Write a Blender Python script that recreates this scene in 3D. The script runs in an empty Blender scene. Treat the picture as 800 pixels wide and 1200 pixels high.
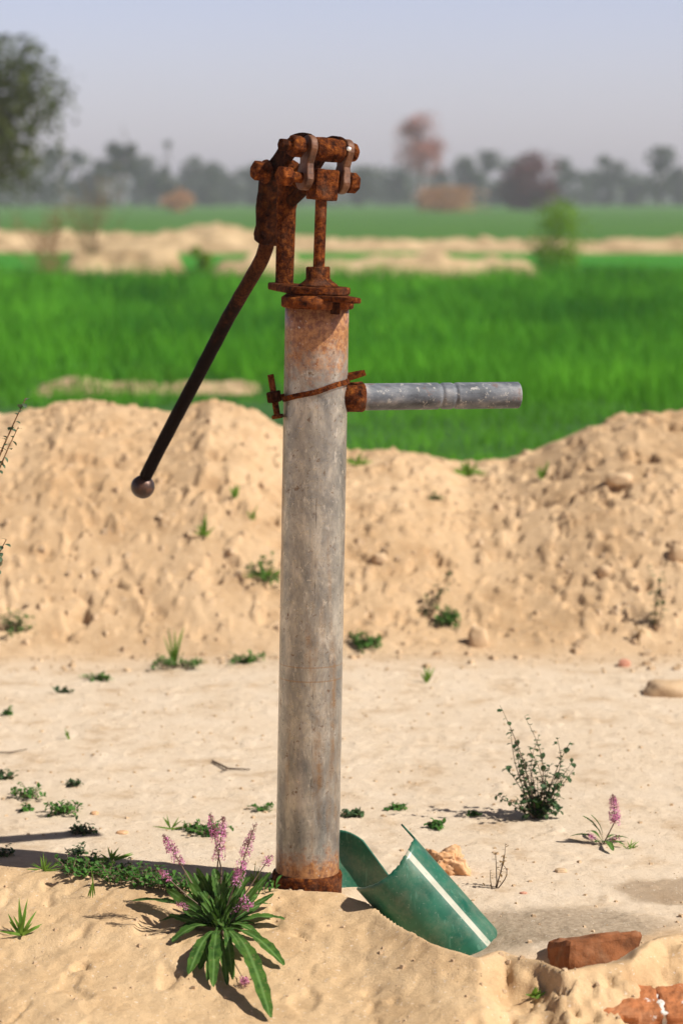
import bpy, math, random
import numpy as np
from mathutils import Vector, Matrix, noise as mnoise

R = math.radians
rng = np.random.default_rng(7)
random.seed(7)
scene = bpy.context.scene
col = scene.collection

# ------------------------------------------------------------------ camera
F = 2833.0                      # focal length in pixels of the 1200 px high photograph (85 mm lens)
D0, HC = 3.85, 1.12
TH = math.atan(368.0 / F)
cam_d = bpy.data.cameras.new('camera')
cam_d.sensor_fit = 'VERTICAL'; cam_d.sensor_height = 36.0; cam_d.sensor_width = 24.0
cam_d.lens = 85.0
cam_d.clip_start = 0.05; cam_d.clip_end = 5000
cam_d.dof.use_dof = True; cam_d.dof.focus_distance = 3.83; cam_d.dof.aperture_fstop = 4.2
cam_d.dof.aperture_blades = 8
cam = bpy.data.objects.new('camera', cam_d); col.objects.link(cam)
cam.location = (0, -D0, HC)
cam.rotation_euler = (math.pi / 2 - TH, 0, 0)
scene.camera = cam

# ------------------------------------------------------------------ light
SUN_AZ, SUN_EL = 71.0, 46.0     # degrees to the right of the direction behind the camera, and above the horizon
sx, sy, sz = (math.sin(R(SUN_AZ)) * math.cos(R(SUN_EL)), -math.cos(R(SUN_AZ)) * math.cos(R(SUN_EL)), math.sin(R(SUN_EL)))
world = bpy.data.worlds.new('World'); scene.world = world; world.use_nodes = True
wn = world.node_tree.nodes; wl = world.node_tree.links
bgn = wn['Background']
sky = wn.new('ShaderNodeTexSky'); sky.sky_type = 'NISHITA'; sky.sun_disc = False
sky.sun_elevation = R(SUN_EL); sky.sun_rotation = math.atan2(sx, sy)
sky.air_density = 1.0; sky.dust_density = 1.5; sky.ozone_density = 3.0
tcw = wn.new('ShaderNodeTexCoord'); sx_ = wn.new('ShaderNodeSeparateXYZ'); wl.new(tcw.outputs['Generated'], sx_.inputs[0])
rw = wn.new('ShaderNodeValToRGB'); wl.new(sx_.outputs[2], rw.inputs[0])          # pale milky band low in the sky, deeper above
rw.color_ramp.elements[0].position = 0.0; rw.color_ramp.elements[0].color = (1.06, 0.92, 1.16, 1)
e_ = rw.color_ramp.elements.new(0.09); e_.color = (0.88, 0.74, 0.88, 1)
rw.color_ramp.elements[2].position = 0.35; rw.color_ramp.elements[2].color = (0.13, 0.12, 0.12, 1)
mw = wn.new('ShaderNodeMix'); mw.data_type = 'RGBA'; mw.blend_type = 'MULTIPLY'; mw.inputs[0].default_value = 1.0
wl.new(sky.outputs[0], mw.inputs[6]); wl.new(rw.outputs[0], mw.inputs[7]); wl.new(mw.outputs[2], bgn.inputs[0]); bgn.inputs[1].default_value = 0.15
sun_d = bpy.data.lights.new('sun', 'SUN'); sun_d.energy = 4.6; sun_d.angle = R(0.5); sun_d.color = (1.0, 0.95, 0.87)
sun = bpy.data.objects.new('sun', sun_d); col.objects.link(sun)
sun.rotation_euler = Vector((sx, sy, sz)).to_track_quat('Z', 'Y').to_euler()
scene.view_settings.view_transform = 'Standard'; scene.view_settings.look = 'None'
scene.view_settings.gamma = 1.0; scene.view_settings.exposure = 0.42
scene.view_settings.use_curve_mapping = False
scene.render.engine = 'CYCLES'
cy = scene.cycles
cy.use_denoising = True; cy.volume_bounces = 1; cy.max_bounces = 6; cy.diffuse_bounces = 3; cy.glossy_bounces = 3
cy.transparent_max_bounces = 8; cy.use_adaptive_sampling = True; cy.adaptive_threshold = 0.01

# ------------------------------------------------------------------ where a photographed point lies in the world
def ray(px, py):
    u, v = (px - 400) / F, (600 - py) / F
    return Vector((u, math.cos(TH) + v * math.sin(TH), -math.sin(TH) + v * math.cos(TH)))
CAM = Vector((0, -D0, HC))
def at(px, py, Y):
    d = ray(px, py); return CAM + d * ((Y - CAM.y) / d.y)
def atz(px, py, z):
    d = ray(px, py); return CAM + d * ((z - CAM.z) / d.z)

# ------------------------------------------------------------------ object helpers
def tag(o, label=None, cat=None, group=None, kind=None):
    if label: o['label'] = label
    if cat: o['category'] = cat
    if group: o['group'] = group
    if kind: o['kind'] = kind
    return o
def empty(name, loc, label, cat, group=None):
    o = bpy.data.objects.new(name, None); col.objects.link(o)
    o.empty_display_size = 0.05
    o.location = loc
    return tag(o, label, cat, group)
class MB:
    """collects shapes in world coordinates and links them as one mesh object"""
    def __init__(s): s.v = []; s.f = []; s.n = 0; s.flat = []
    def add(s, vs, fs, flat=False):
        s.v.extend([tuple(v) for v in vs]); s.f.extend([tuple(i + s.n for i in f) for f in fs])
        s.flat.extend([flat] * len(fs)); s.n += len(vs); return s
    def box(s, c, ax, half, flat=True):
        ax = [Vector(a).normalized() for a in ax]; c = Vector(c)
        vs = [c + ax[0] * (i * half[0]) + ax[1] * (j * half[1]) + ax[2] * (k * half[2]) for k in (-1, 1) for j in (-1, 1) for i in (-1, 1)]
        return s.add(vs, [(0, 2, 3, 1), (4, 5, 7, 6), (0, 1, 5, 4), (2, 6, 7, 3), (0, 4, 6, 2), (1, 3, 7, 5)], flat)
    def tube(s, pts, rad, seg=12, cap=True, flat=False, sq=None):
        pts = [Vector(p) for p in pts]; n = len(pts)
        if not hasattr(rad, '__len__'): rad = [rad] * n
        t0 = (pts[1] - pts[0]).normalized()
        up = Vector((0, 0, 1)) if abs(t0.z) < 0.9 else Vector((0, 1, 0))
        nrm = t0.cross(up).normalized(); vs = []; prev = t0
        for i, p in enumerate(pts):
            t = ((pts[min(i + 1, n - 1)] - pts[max(i - 1, 0)])).normalized() if n > 1 else t0
            nrm = (nrm - t * nrm.dot(t)).normalized(); b = t.cross(nrm)
            for k in range(seg):
                a = 2 * math.pi * k / seg
                vs.append(p + (nrm * math.cos(a) + b * math.sin(a)) * rad[i])
        fs = [(i * seg + k, i * seg + (k + 1) % seg, (i + 1) * seg + (k + 1) % seg, (i + 1) * seg + k) for i in range(n - 1) for k in range(seg)]
        s.add(vs, fs, flat)
        if cap:
            s.add(vs[:seg], [tuple(reversed(range(seg)))], True)
            s.add(vs[-seg:], [tuple(range(seg))], True)
        return s
    def lathe(s, base, axis, prof, seg=40):
        """prof: (distance along axis, radius), closed by caps when the radius is > 0"""
        base = Vector(base); axis = Vector(axis).normalized()
        return s.tube2(base, axis, prof, seg)
    def tube2(s, base, axis, prof, seg, flat=False, twist=0.0):
        up = Vector((0, 0, 1)) if abs(axis.z) < 0.9 else Vector((0, 1, 0))
        a1 = axis.cross(up).normalized(); a2 = axis.cross(a1); vs = []
        for d, r in prof:
            for k in range(seg):
                a = 2 * math.pi * k / seg + twist
                vs.append(base + axis * d + (a1 * math.cos(a) + a2 * math.sin(a)) * r)
        n = len(prof)
        fs = [(i * seg + k, (i + 1) * seg + k, (i + 1) * seg + (k + 1) % seg, i * seg + (k + 1) % seg) for i in range(n - 1) for k in range(seg)]
        fs.append(tuple(range(seg))); fs.append(tuple((n - 1) * seg + k for k in reversed(range(seg))))
        return s.add(vs, fs, flat)
    def hexnut(s, c, axis, r, h, twist=0.3):
        c = Vector(c); axis = Vector(axis).normalized()
        return s.tube2(c - axis * h / 2, axis, [(0, r * .9), (h * .12, r), (h * .88, r), (h, r * .9)], 6, True, twist)
    def prism(s, outline, a, b, c, origin, h):
        """outline (p,q) in the plane of a,b; thickness h along c"""
        o = Vector(origin); n = len(outline)
        vs = [o + a * p + b * q for p, q in outline] + [o + a * p + b * q + c * h for p, q in outline]
        fs = [tuple(reversed(range(n))), tuple(range(n, 2 * n))] + [(i, (i + 1) % n, n + (i + 1) % n, n + i) for i in range(n)]
        return s.add(vs, fs, True)
    def build(s, name, mat, parent=None, bevel=0.0, sub=0, rough=0.0, rscale=60.0, smooth=None, remesh=0.0):
        org = parent_origin(parent)
        me = bpy.data.meshes.new(name)
        me.from_pydata([(x - org[0], y - org[1], z - org[2]) for x, y, z in s.v], [], s.f)
        me.materials.append(mat)
        o = bpy.data.objects.new(name, me); col.objects.link(o)
        if parent is not None: o.parent = parent
        else:
            pass
        me.polygons.foreach_set('use_smooth', [not f for f in s.flat]); me.update()
        if remesh:
            m = o.modifiers.new('r', 'REMESH'); m.mode = 'VOXEL'; m.voxel_size = remesh; m.use_smooth_shade = True; bake(o)
        if bevel:
            m = o.modifiers.new('b', 'BEVEL'); m.width = bevel; m.segments = 2; m.limit_method = 'ANGLE'; m.angle_limit = R(35); bake(o)
        if sub:
            m = o.modifiers.new('s', 'SUBSURF'); m.levels = sub; m.subdivision_type = 'SIMPLE'; bake(o)
        if rough:
            me = o.data
            me.update()
            nr = [v.normal.copy() for v in me.vertices]
            for v, nn in zip(me.vertices, nr):
                p = Vector(v.co) * rscale
                v.co = v.co + nn * rough * (mnoise.noise(p) + 0.5 * mnoise.noise(p * 2.7))
            me.update()
        return o
def parent_origin(p):
    o = Vector((0, 0, 0))
    while p is not None:
        o += Vector(p.location); p = p.parent
    return o
def bake(o):
    bpy.context.view_layer.update()
    dg = bpy.context.evaluated_depsgraph_get()
    me = bpy.data.meshes.new_from_object(o.evaluated_get(dg))
    mats = [m for m in o.data.materials]
    o.modifiers.clear(); o.data = me
    if not len(me.materials):
        for m in mats: me.materials.append(m)
def np_mesh(name, V, Fc, mat, parent=None, smooth=True, nper=4):
    me = bpy.data.meshes.new(name)
    V = np.asarray(V, np.float32); Fc = np.asarray(Fc, np.int32)
    if parent is not None:
        V = V - np.array(parent_origin(parent), np.float32)
    me.vertices.add(len(V)); me.vertices.foreach_set('co', V.ravel())
    me.loops.add(Fc.size); me.loops.foreach_set('vertex_index', Fc.ravel())
    me.polygons.add(len(Fc)); me.polygons.foreach_set('loop_start', np.arange(0, Fc.size, nper, dtype=np.int32))
    me.polygons.foreach_set('use_smooth', np.full(len(Fc), smooth))
    me.update(calc_edges=True); me.validate()
    me.materials.append(mat)
    o = bpy.data.objects.new(name, me); col.objects.link(o)
    if parent is not None: o.parent = parent
    return o

# ------------------------------------------------------------------ material helpers
class NT:
    def __init__(s, name):
        s.m = bpy.data.materials.new(name); s.m.use_nodes = True
        s.n = s.m.node_tree.nodes; s.l = s.m.node_tree.links; s.b = s.n['Principled BSDF']; s.tc = None
        s.out = s.n['Material Output']
    def put(s, sock, v):
        if isinstance(v, bpy.types.NodeSocket): s.l.new(v, sock)
        elif v is not None:
            if hasattr(v, '__len__') and len(v) == 3 and len(sock.default_value) == 4: v = (*v, 1)
            sock.default_value = v
    def coord(s, kind='Object', scale=None):
        if s.tc is None: s.tc = s.n.new('ShaderNodeTexCoord')
        o = s.tc.outputs[kind]
        if scale is None: return o
        mp = s.n.new('ShaderNodeMapping'); s.l.new(o, mp.inputs[0]); mp.inputs['Scale'].default_value = scale
        return mp.outputs[0]
    def noise(s, scale, detail=4, rough=0.55, vec=None, dist=0.0):
        n = s.n.new('ShaderNodeTexNoise'); n.inputs['Scale'].default_value = scale; n.inputs['Detail'].default_value = detail
        n.inputs['Roughness'].default_value = rough; n.inputs['Distortion'].default_value = dist
        s.l.new(vec or s.coord(), n.inputs['Vector']); return n.outputs['Fac']
    def vor(s, scale, vec=None, feature='F1'):
        n = s.n.new('ShaderNodeTexVoronoi'); n.inputs['Scale'].default_value = scale; n.feature = feature
        s.l.new(vec or s.coord(), n.inputs['Vector']); return n.outputs['Distance']
    def ramp(s, fac, stops):
        n = s.n.new('ShaderNodeValToRGB'); s.l.new(fac, n.inputs[0]); e = n.color_ramp.elements
        while len(e) < len(stops): e.new(0.5)
        for el, (p, c) in zip(e, stops):
            el.position = p; el.color = (*c, 1) if hasattr(c, '__len__') else (c, c, c, 1)
        return n.outputs[0]
    def mix(s, fac, a, b, mode='MIX'):
        n = s.n.new('ShaderNodeMix'); n.data_type = 'RGBA'; n.blend_type = mode
        s.put(n.inputs[0], fac); s.put(n.inputs[6], a); s.put(n.inputs[7], b); return n.outputs[2]
    def math(s, op, a, b=None, clamp=False):
        n = s.n.new('ShaderNodeMath'); n.operation = op; n.use_clamp = clamp
        s.put(n.inputs[0], a); s.put(n.inputs[1], b); return n.outputs[0]
    def sep(s, v=None):
        n = s.n.new('ShaderNodeSeparateXYZ'); s.l.new(v or s.coord(), n.inputs[0]); return n.outputs
    def attr(s, name):
        n = s.n.new('ShaderNodeAttribute'); n.attribute_name = name; return n.outputs['Fac']
    def bump(s, h, strength=0.5, dist=0.005, normal=None):
        n = s.n.new('ShaderNodeBump'); n.inputs['Strength'].default_value = strength; n.inputs['Distance'].default_value = dist
        s.l.new(h, n.inputs['Height'])
        if normal: s.l.new(normal, n.inputs['Normal'])
        return n.outputs[0]
    def done(s, color=None, rough=None, metal=None, normal=None, spec=None):
        s.put(s.b.inputs['Base Color'], color); s.put(s.b.inputs['Roughness'], rough)
        s.put(s.b.inputs['Metallic'], metal); s.put(s.b.inputs['Normal'], normal)
        s.put(s.b.inputs['Specular IOR Level'], spec)
        return s.m
def leafmat(name, c1, c2, trans=0.25, nscale=40, rough=0.5, spot=None):
    t = NT(name)
    c = t.mix(t.ramp(t.noise(nscale, 3), [(0.35, 0.0), (0.65, 1.0)]), c1, c2)
    if spot:
        c = t.mix(t.ramp(t.noise(nscale * 2.3, 2), [(0.62, 0.0), (0.7, 0.8)]), c, spot)
    t.done(c, rough, spec=0.10)
    tr = t.n.new('ShaderNodeBsdfTranslucent'); t.l.new(t.mix(0.5, c, (c2[0] * 1.6, c2[1] * 1.6, c2[2] * 0.8)), tr.inputs[0])
    mx = t.n.new('ShaderNodeMixShader'); mx.inputs[0].default_value = trans
    t.l.new(t.b.outputs[0], mx.inputs[1]); t.l.new(tr.outputs[0], mx.inputs[2]); t.l.new(mx.outputs[0], t.out.inputs[0])
    return t.m

M = {}
def soil_material():
    t = NT('soil')
    pale, damp, gritty, fore = t.attr('pale'), t.attr('damp'), t.attr('gritty'), t.attr('fore')
    big = t.noise(1.7, 5, 0.6); mid = t.noise(9, 6, 0.65); fine = t.noise(90, 5, 0.7); grain = t.noise(600, 3, 0.8)
    base = t.mix(t.ramp(t.math('ADD', t.math('MULTIPLY', big, 0.6), t.math('MULTIPLY', mid, 0.4)), [(0.38, 0.0), (0.60, 1.0)]), (0.50, 0.325, 0.175), (0.64, 0.45, 0.27))
    pal = t.mix(t.ramp(mid, [(0.3, 0.0), (0.7, 1.0)]), (0.66, 0.515, 0.36), (0.74, 0.61, 0.465))
    c = t.mix(pale, base, pal)
    fo = t.mix(t.ramp(mid, [(0.3, 0.0), (0.7, 1.0)]), (0.61, 0.405, 0.215), (0.71, 0.505, 0.295))
    c = t.mix(fore, c, fo)
    c = t.mix(t.ramp(mid, [(0.28, 0.55), (0.46, 0.0)]), c, (0.40, 0.25, 0.13))
    c = t.mix(t.ramp(fine, [(0.28, 0.5), (0.42, 0.0)]), c, (0.36, 0.235, 0.14))
    c = t.mix(gritty, c, t.mix(t.ramp(fine, [(0.35, 0), (0.6, 1)]), (0.33, 0.25, 0.17), (0.47, 0.37, 0.265)))
    c = t.mix(damp, c, (0.33, 0.235, 0.15))
    c = t.mix(t.ramp(grain, [(0.3, 0.35), (0.5, 0.0)]), c, (0.30, 0.20, 0.12))
    c = t.mix(t.ramp(t.noise(160, 2, 0.5), [(0.66, 0.0), (0.72, 0.6)]), c, (0.78, 0.68, 0.56))
    h = t.math('ADD', t.math('MULTIPLY', fine, 0.7), t.math('MULTIPLY', grain, 0.35))
    h2 = t.math('MULTIPLY', t.noise(32, 5, 0.7), 1.0)
    nrm = t.bump(h2, 0.28, 0.007, t.bump(h, 0.75, 0.005))
    return t.done(c, 0.95, normal=nrm, spec=0.1)
def rust_material(name='rust', dark=0.6, bright=0.82, ns=1.0):
    t = NT(name)
    n1 = t.noise(85 * ns, 8, 0.72, dist=0.2); n2 = t.noise(210 * ns, 5, 0.7); n3 = t.noise(18 * ns, 3)
    k = bright
    c = t.ramp(n1, [(0.36, (0.018 * k, 0.007 * k, 0.004 * k)), (0.45, (0.085 * k, 0.023 * k, 0.008 * k)), (0.55, (0.19 * k, 0.052 * k, 0.012 * k)), (0.70, (0.42 * k, 0.14 * k, 0.028 * k))])
    c = t.mix(t.ramp(n2, [(0.36, dark), (0.52, 0.0)]), c, (0.022, 0.010, 0.007))
    c = t.mix(t.ramp(n3, [(0.55, 0.0), (0.72, 0.35)]), c, (0.24 * k, 0.13 * k, 0.085 * k))
    return t.done(c, t.ramp(n2, [(0.3, 0.95), (0.7, 0.6)]), 0.0, t.bump(t.math('ADD', n1, n2), 0.8, 0.0028), 0.04)
def galv_material():
    t = NT('galvanised_steel')
    x, y, z = t.sep()
    vs = t.coord('Object', (1, 1, 0.10)); v2 = t.coord('Object', (1, 1, 0.5))
    n1 = t.noise(26, 8, 0.72, v2, 0.4); n2 = t.noise(20, 5, 0.6, vs); sp = t.noise(130, 4, 0.65); fl = t.noise(60, 7, 0.75); ms = t.noise(95, 5, 0.7, v2)
    c = t.ramp(n1, [(0.34, (0.18, 0.187, 0.187)), (0.50, (0.34, 0.332, 0.305)), (0.67, (0.60, 0.57, 0.50))])
    c = t.mix(t.ramp(ms, [(0.33, 0.5), (0.46, 0.0)]), c, (0.22, 0.215, 0.21))
    c = t.mix(t.ramp(ms, [(0.58, 0.0), (0.68, 0.6)]), c, (0.74, 0.71, 0.64))
    # thin rust washes running down the length
    c = t.mix(t.math('MULTIPLY', t.ramp(n2, [(0.54, 0.0), (0.66, 0.70)]), t.ramp(fl, [(0.38, 0.2), (0.56, 1.0)])), c, (0.30, 0.165, 0.065))
    # rust at both ends, eaten out in patches
    top = t.math('SUBTRACT', 1.0, t.math('DIVIDE', t.math('SUBTRACT', 0.937, z), 0.30), True)
    bot = t.math('SUBTRACT', 1.0, t.math('DIVIDE', z, 0.16), True)
    e = t.math('ADD', t.math('MULTIPLY', top, top), t.math('MULTIPLY', t.math('MULTIPLY', bot, bot), 1.35))
    e = t.math('MULTIPLY', e, 0.62)
    rm = t.ramp(t.math('ADD', e, t.math('MULTIPLY', fl, 0.75)), [(0.60, 0.0), (0.82, 0.9)])
    rc = t.mix(t.ramp(sp, [(0.4, 0), (0.6, 1)]), (0.20, 0.062, 0.014), (0.44, 0.20, 0.065))
    c = t.mix(rm, c, rc)
    c = t.mix(t.ramp(fl, [(0.36, 0.8), (0.41, 0.0)]), c, (0.15, 0.085, 0.04))           # pock marks
    c = t.mix(t.ramp(t.noise(200, 3, 0.6), [(0.66, 0.0), (0.71, 0.75)]), c, (0.60, 0.58, 0.54))  # light flecks
    # weld seam on the side towards the camera, slightly wavering
    d = t.math('ABSOLUTE', t.math('ADD', t.math('SUBTRACT', x, 0.002), t.math('MULTIPLY', t.math('ADD', t.math('MULTIPLY', t.noise(9, 2, vec=t.coord('Object', (0, 0, 1))), 0.005), t.math('MULTIPLY', z, 0.0193)), -1.0)))
    seam = t.math('MULTIPLY', t.math('LESS_THAN', d, 0.0008), t.math('LESS_THAN', y, 0.0))
    seam = t.math('MULTIPLY', seam, t.ramp(t.noise(40, 3), [(0.48, 0.0), (0.66, 0.6)]))
    c = t.mix(seam, c, (0.07, 0.055, 0.045))
    r1 = t.math('LESS_THAN', t.math('ABSOLUTE', t.math('SUBTRACT', z, 0.375)), 0.0010)
    r2 = t.math('LESS_THAN', t.math('ABSOLUTE', t.math('SUBTRACT', z, 0.352)), 0.0012)
    c = t.mix(t.math('MULTIPLY', t.math('ADD', r1, r2), 0.45), c, (0.30, 0.17, 0.07))
    h = t.math('SUBTRACT', t.math('ADD', fl, t.math('MULTIPLY', sp, 0.5)), t.math('MULTIPLY', seam, 0.6))
    return t.done(c, t.ramp(fl, [(0.35, 0.42), (0.65, 0.25)]), t.math('SUBTRACT', 0.62, t.math('MULTIPLY', rm, 0.62)), t.bump(h, 0.45, 0.0016), 0.5)
def simple(name, c1, c2, rough=0.6, nscale=60, metal=0.0, bump=0.2, bd=0.001, lo=0.35, hi=0.65):
    t = NT(name); n = t.noise(nscale, 5, 0.65)
    return t.done(t.mix(t.ramp(n, [(lo, 0), (hi, 1)]), c1, c2), rough, metal, t.bump(n, bump, bd))
M['soil'] = soil_material()
M['rust'] = rust_material()
M['rust_dark_shade'] = rust_material('dark_rust_shade', 0.9, 0.28)  # darker rust copy; shade left of the head put into its colour
M['rust_orange'] = rust_material('orange_rust', 0.35, 1.1)
M['rust_purple'] = rust_material('deep_red_rust', 0.6, 0.75, 1.4)
M['galv'] = galv_material()
def spout_mat():
    t = NT('grey_painted_steel'); n = t.noise(30, 6, 0.7, t.coord('Object', (0.4, 1, 1))); f = t.noise(110, 5, 0.7)
    c = t.ramp(n, [(0.36, (0.05, 0.058, 0.072)), (0.50, (0.12, 0.135, 0.16)), (0.64, (0.27, 0.27, 0.28))])
    c = t.mix(t.ramp(f, [(0.58, 0.0), (0.64, 0.75)]), c, (0.42, 0.40, 0.37))
    x, y, z = t.sep()
    nr = t.math('ADD', t.math('SUBTRACT', 1.0, t.math('DIVIDE', t.math('SUBTRACT', x, 0.078), 0.05), True), t.math('MULTIPLY', f, 0.5))
    c = t.mix(t.ramp(nr, [(0.75, 0.0), (1.0, 0.7)]), c, (0.46, 0.38, 0.33))
    c = t.mix(t.ramp(t.noise(40, 4, 0.7), [(0.58, 0.0), (0.66, 0.6)]), c, (0.14, 0.07, 0.05))
    return t.done(c, 0.62, 0.0, t.bump(t.math('ADD', n, f), 0.25, 0.001), 0.5)
M['spout'] = spout_mat()
def handle_mat():
    t = NT('worn_black_iron'); x, y, z = t.sep()
    n = t.noise(30, 6, 0.7); f = t.noise(140, 4, 0.7)
    hi = t.math('DIVIDE', t.math('SUBTRACT', z, 0.62), 0.40)
    m = t.ramp(t.math('ADD', t.math('MULTIPLY', hi, 0.7), t.math('MULTIPLY', n, 0.6)), [(0.78, 0.03), (1.15, 0.55)])
    c = t.mix(m, (0.005, 0.004, 0.004), t.mix(t.ramp(f, [(0.4, 0), (0.6, 1)]), (0.07, 0.022, 0.010), (0.19, 0.065, 0.022)))
    c = t.mix(t.ramp(n, [(0.66, 0), (0.74, 0.5)]), c, (0.05, 0.022, 0.012))
    return t.done(c, t.ramp(n, [(0.3, 0.38), (0.7, 0.6)]), 0.0, t.bump(t.math('ADD', n, f), 0.3, 0.001), 0.02)
M['handle'] = handle_mat()
def plastic_mat(name, stripe):
    t = NT(name); x, y, z = t.sep()
    n = t.noise(25, 4, 0.6); f = t.noise(220, 3, 0.6)
    c = t.mix(t.ramp(n, [(0.35, 0), (0.7, 1)]), (0.005, 0.085, 0.048), (0.012, 0.135, 0.075))
    if stripe:
        u = t.attr('stripe')
        s = t.ramp(u, [(0.40, 0.0), (0.60, 1.0)])
        c = t.mix(s, c, t.mix(t.ramp(n, [(0.3, 0), (0.7, 1)]), (0.36, 0.36, 0.27), (0.52, 0.52, 0.42)))
    c = t.mix(t.ramp(f, [(0.64, 0.0), (0.70, 0.35)]), c, (0.30, 0.36, 0.28))
    c = t.mix(t.ramp(t.noise(16, 8, 0.75), [(0.48, 0.0), (0.74, 0.40)]), c, (0.30, 0.30, 0.20))
    c = t.mix(t.ramp(t.noise(60, 3, 0.6, t.coord('Object', (3, 3, .25))), [(0.62, 0.0), (0.66, 0.4)]), c, (0.10, 0.26, 0.18))
    return t.done(c, t.ramp(n, [(0.3, 0.30), (0.7, 0.48)]), 0.0, t.bump(n, 0.12, 0.002), 0.5)
M['plastic'] = plastic_mat('green_plastic', True)
M['plastic_in'] = plastic_mat('green_plastic_bare', False)
def brick_mat(name, lime, k=1.0):
    t = NT(name); n = t.noise(30, 6, 0.7); f = t.noise(150, 4, 0.7)
    c = t.ramp(n, [(0.3, (0.22 * k, 0.085 * k, 0.035 * k)), (0.55, (0.40 * k, 0.145 * k, 0.055 * k)), (0.75, (0.52 * k, 0.22 * k, 0.095 * k))])
    c = t.mix(t.ramp(t.noise(14, 4), [(0.5, 0.0), (0.7, 0.5)]), c, (0.42, 0.28, 0.17))
    if lime: c = t.mix(t.ramp(t.noise(26, 5, 0.65), [(0.60, 0.0), (0.64, 0.9)]), c, (0.78, 0.74, 0.68))
    return t.done(c, 0.9, 0.0, t.bump(t.math('ADD', n, f), 0.6, 0.003), 0.2)
M['brick'] = brick_mat('brick', False, 0.68); M['brick_lime'] = brick_mat('limed_brick', True, 1.15)
M['clod'] = simple('orange_clod', (0.58, 0.29, 0.12), (0.70, 0.44, 0.25), 0.95, 40, bump=0.6, bd=0.003)
M['stone'] = simple('sandy_stone', (0.50, 0.34, 0.19), (0.62, 0.44, 0.27), 0.95, 30, bump=0.6, bd=0.004)
M['redstone'] = simple('red_pebble', (0.55, 0.22, 0.14), (0.62, 0.33, 0.22), 0.9, 80)
M['twig'] = simple('twig', (0.07, 0.05, 0.035), (0.16, 0.11, 0.07), 0.9, 90)
M['drystem'] = simple('dry_stem', (0.20, 0.11, 0.05), (0.32, 0.20, 0.10), 0.9, 90)
M['stem'] = simple('stem', (0.13, 0.10, 0.05), (0.20, 0.12, 0.09), 0.7, 90)
M['bark'] = simple('bark', (0.07, 0.055, 0.04), (0.14, 0.11, 0.08), 0.9, 6)
M['leaf'] = leafmat('rosette_leaf', (0.045, 0.135, 0.022), (0.085, 0.22, 0.035), 0.22, 60)
M['leaf_dark'] = leafmat('shrub_leaf', (0.035, 0.075, 0.035), (0.075, 0.14, 0.055), 0.2, 60, spot=(0.16, 0.14, 0.05))
M['leaf_mat'] = leafmat('creeper_leaf', (0.04, 0.12, 0.025), (0.10, 0.23, 0.045), 0.25, 60)
M['leaf_dry'] = leafmat('dry_leaf', (0.20, 0.12, 0.05), (0.33, 0.22, 0.10), 0.2, 60)
M['leaf_grey'] = leafmat('bush_leaf', (0.05, 0.085, 0.045), (0.11, 0.16, 0.10), 0.15, 90)
M['blade'] = leafmat('grass_blade', (0.10, 0.22, 0.03), (0.20, 0.34, 0.06), 0.35, 40)
M['petal'] = leafmat('petal', (0.55, 0.12, 0.38), (0.85, 0.42, 0.70), 0.3, 300, 0.6)
M['petal_dark'] = leafmat('bud', (0.15, 0.035, 0.06), (0.30, 0.09, 0.14), 0.2, 300, 0.6)
M['glint_white'] = simple('bright_glint_metal', (0.75, 0.74, 0.72), (0.85, 0.85, 0.84), 0.3, 200, 0.6)  # pale metal for the highlight painted on the right link

# ------------------------------------------------------------------ terrain
def vnoise(x, y, seed=0):
    xi = np.floor(x).astype(np.int64); yi = np.floor(y).astype(np.int64); xf = x - xi; yf = y - yi
    def h(a, b):
        n = (a * 374761393 + b * 668265263 + seed * 1274126177) & 0xffffffff
        n = ((n ^ (n >> 13)) * 1274126177) & 0xffffffff
        return ((n ^ (n >> 16)) & 0xffff) / 65535.0
    u = xf * xf * xf * (xf * (xf * 6 - 15) + 10); v = yf * yf * yf * (yf * (yf * 6 - 15) + 10)
    return (h(xi, yi) * (1 - u) + h(xi + 1, yi) * u) * (1 - v) + (h(xi, yi + 1) * (1 - u) + h(xi + 1, yi + 1) * u) * v
def fbm(x, y, f, oct=4, seed=0, g=0.5):
    a = 1.0; s = 0; t = 0
    c, sn = math.cos(0.6), math.sin(0.6)
    for i in range(oct):
        s = s + a * (vnoise(x * f, y * f, seed + i * 17) - 0.5); t += a; a *= g; f *= 2.03
        x, y = x * c - y * sn + 3.1, x * sn + y * c + 1.7
    return s / t * 2
def sstep(a, b, x):
    t = np.clip((x - a) / (b - a), 0, 1); return t * t * (3 - 2 * t)
YC = 3.05
crest_px = [(-700, 530), (-300, 505), (-100, 497), (0, 490), (80, 478), (150, 483), (200, 484), (250, 474), (300, 486), (335, 505), (410, 528), (470, 530), (540, 549), (600, 545), (640, 529), (700, 502), (760, 489), (800, 487), (900, 492), (1100, 500), (1500, 540)]
cx = np.array([at(a, b, YC).x for a, b in crest_px]); cz = np.array([at(a, b, YC).z for a, b in crest_px])
ridge_px = [(-600, 1000), (-200, 1008), (0, 1016), (60, 1022), (120, 1034), (200, 1040), (300, 1043), (360, 1046), (400, 1048), (430, 1058), (470, 1086), (510, 1108), (560, 1124), (590, 1112), (625, 1122), (660, 1140), (740, 1128), (770, 1100), (800, 1096), (900, 1090), (1200, 1085)]
ZR = 0.035
rx = np.array([atz(a, b, ZR).x for a, b in ridge_px]); ry = np.array([atz(a, b, ZR).y for a, b in ridge_px])
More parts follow.
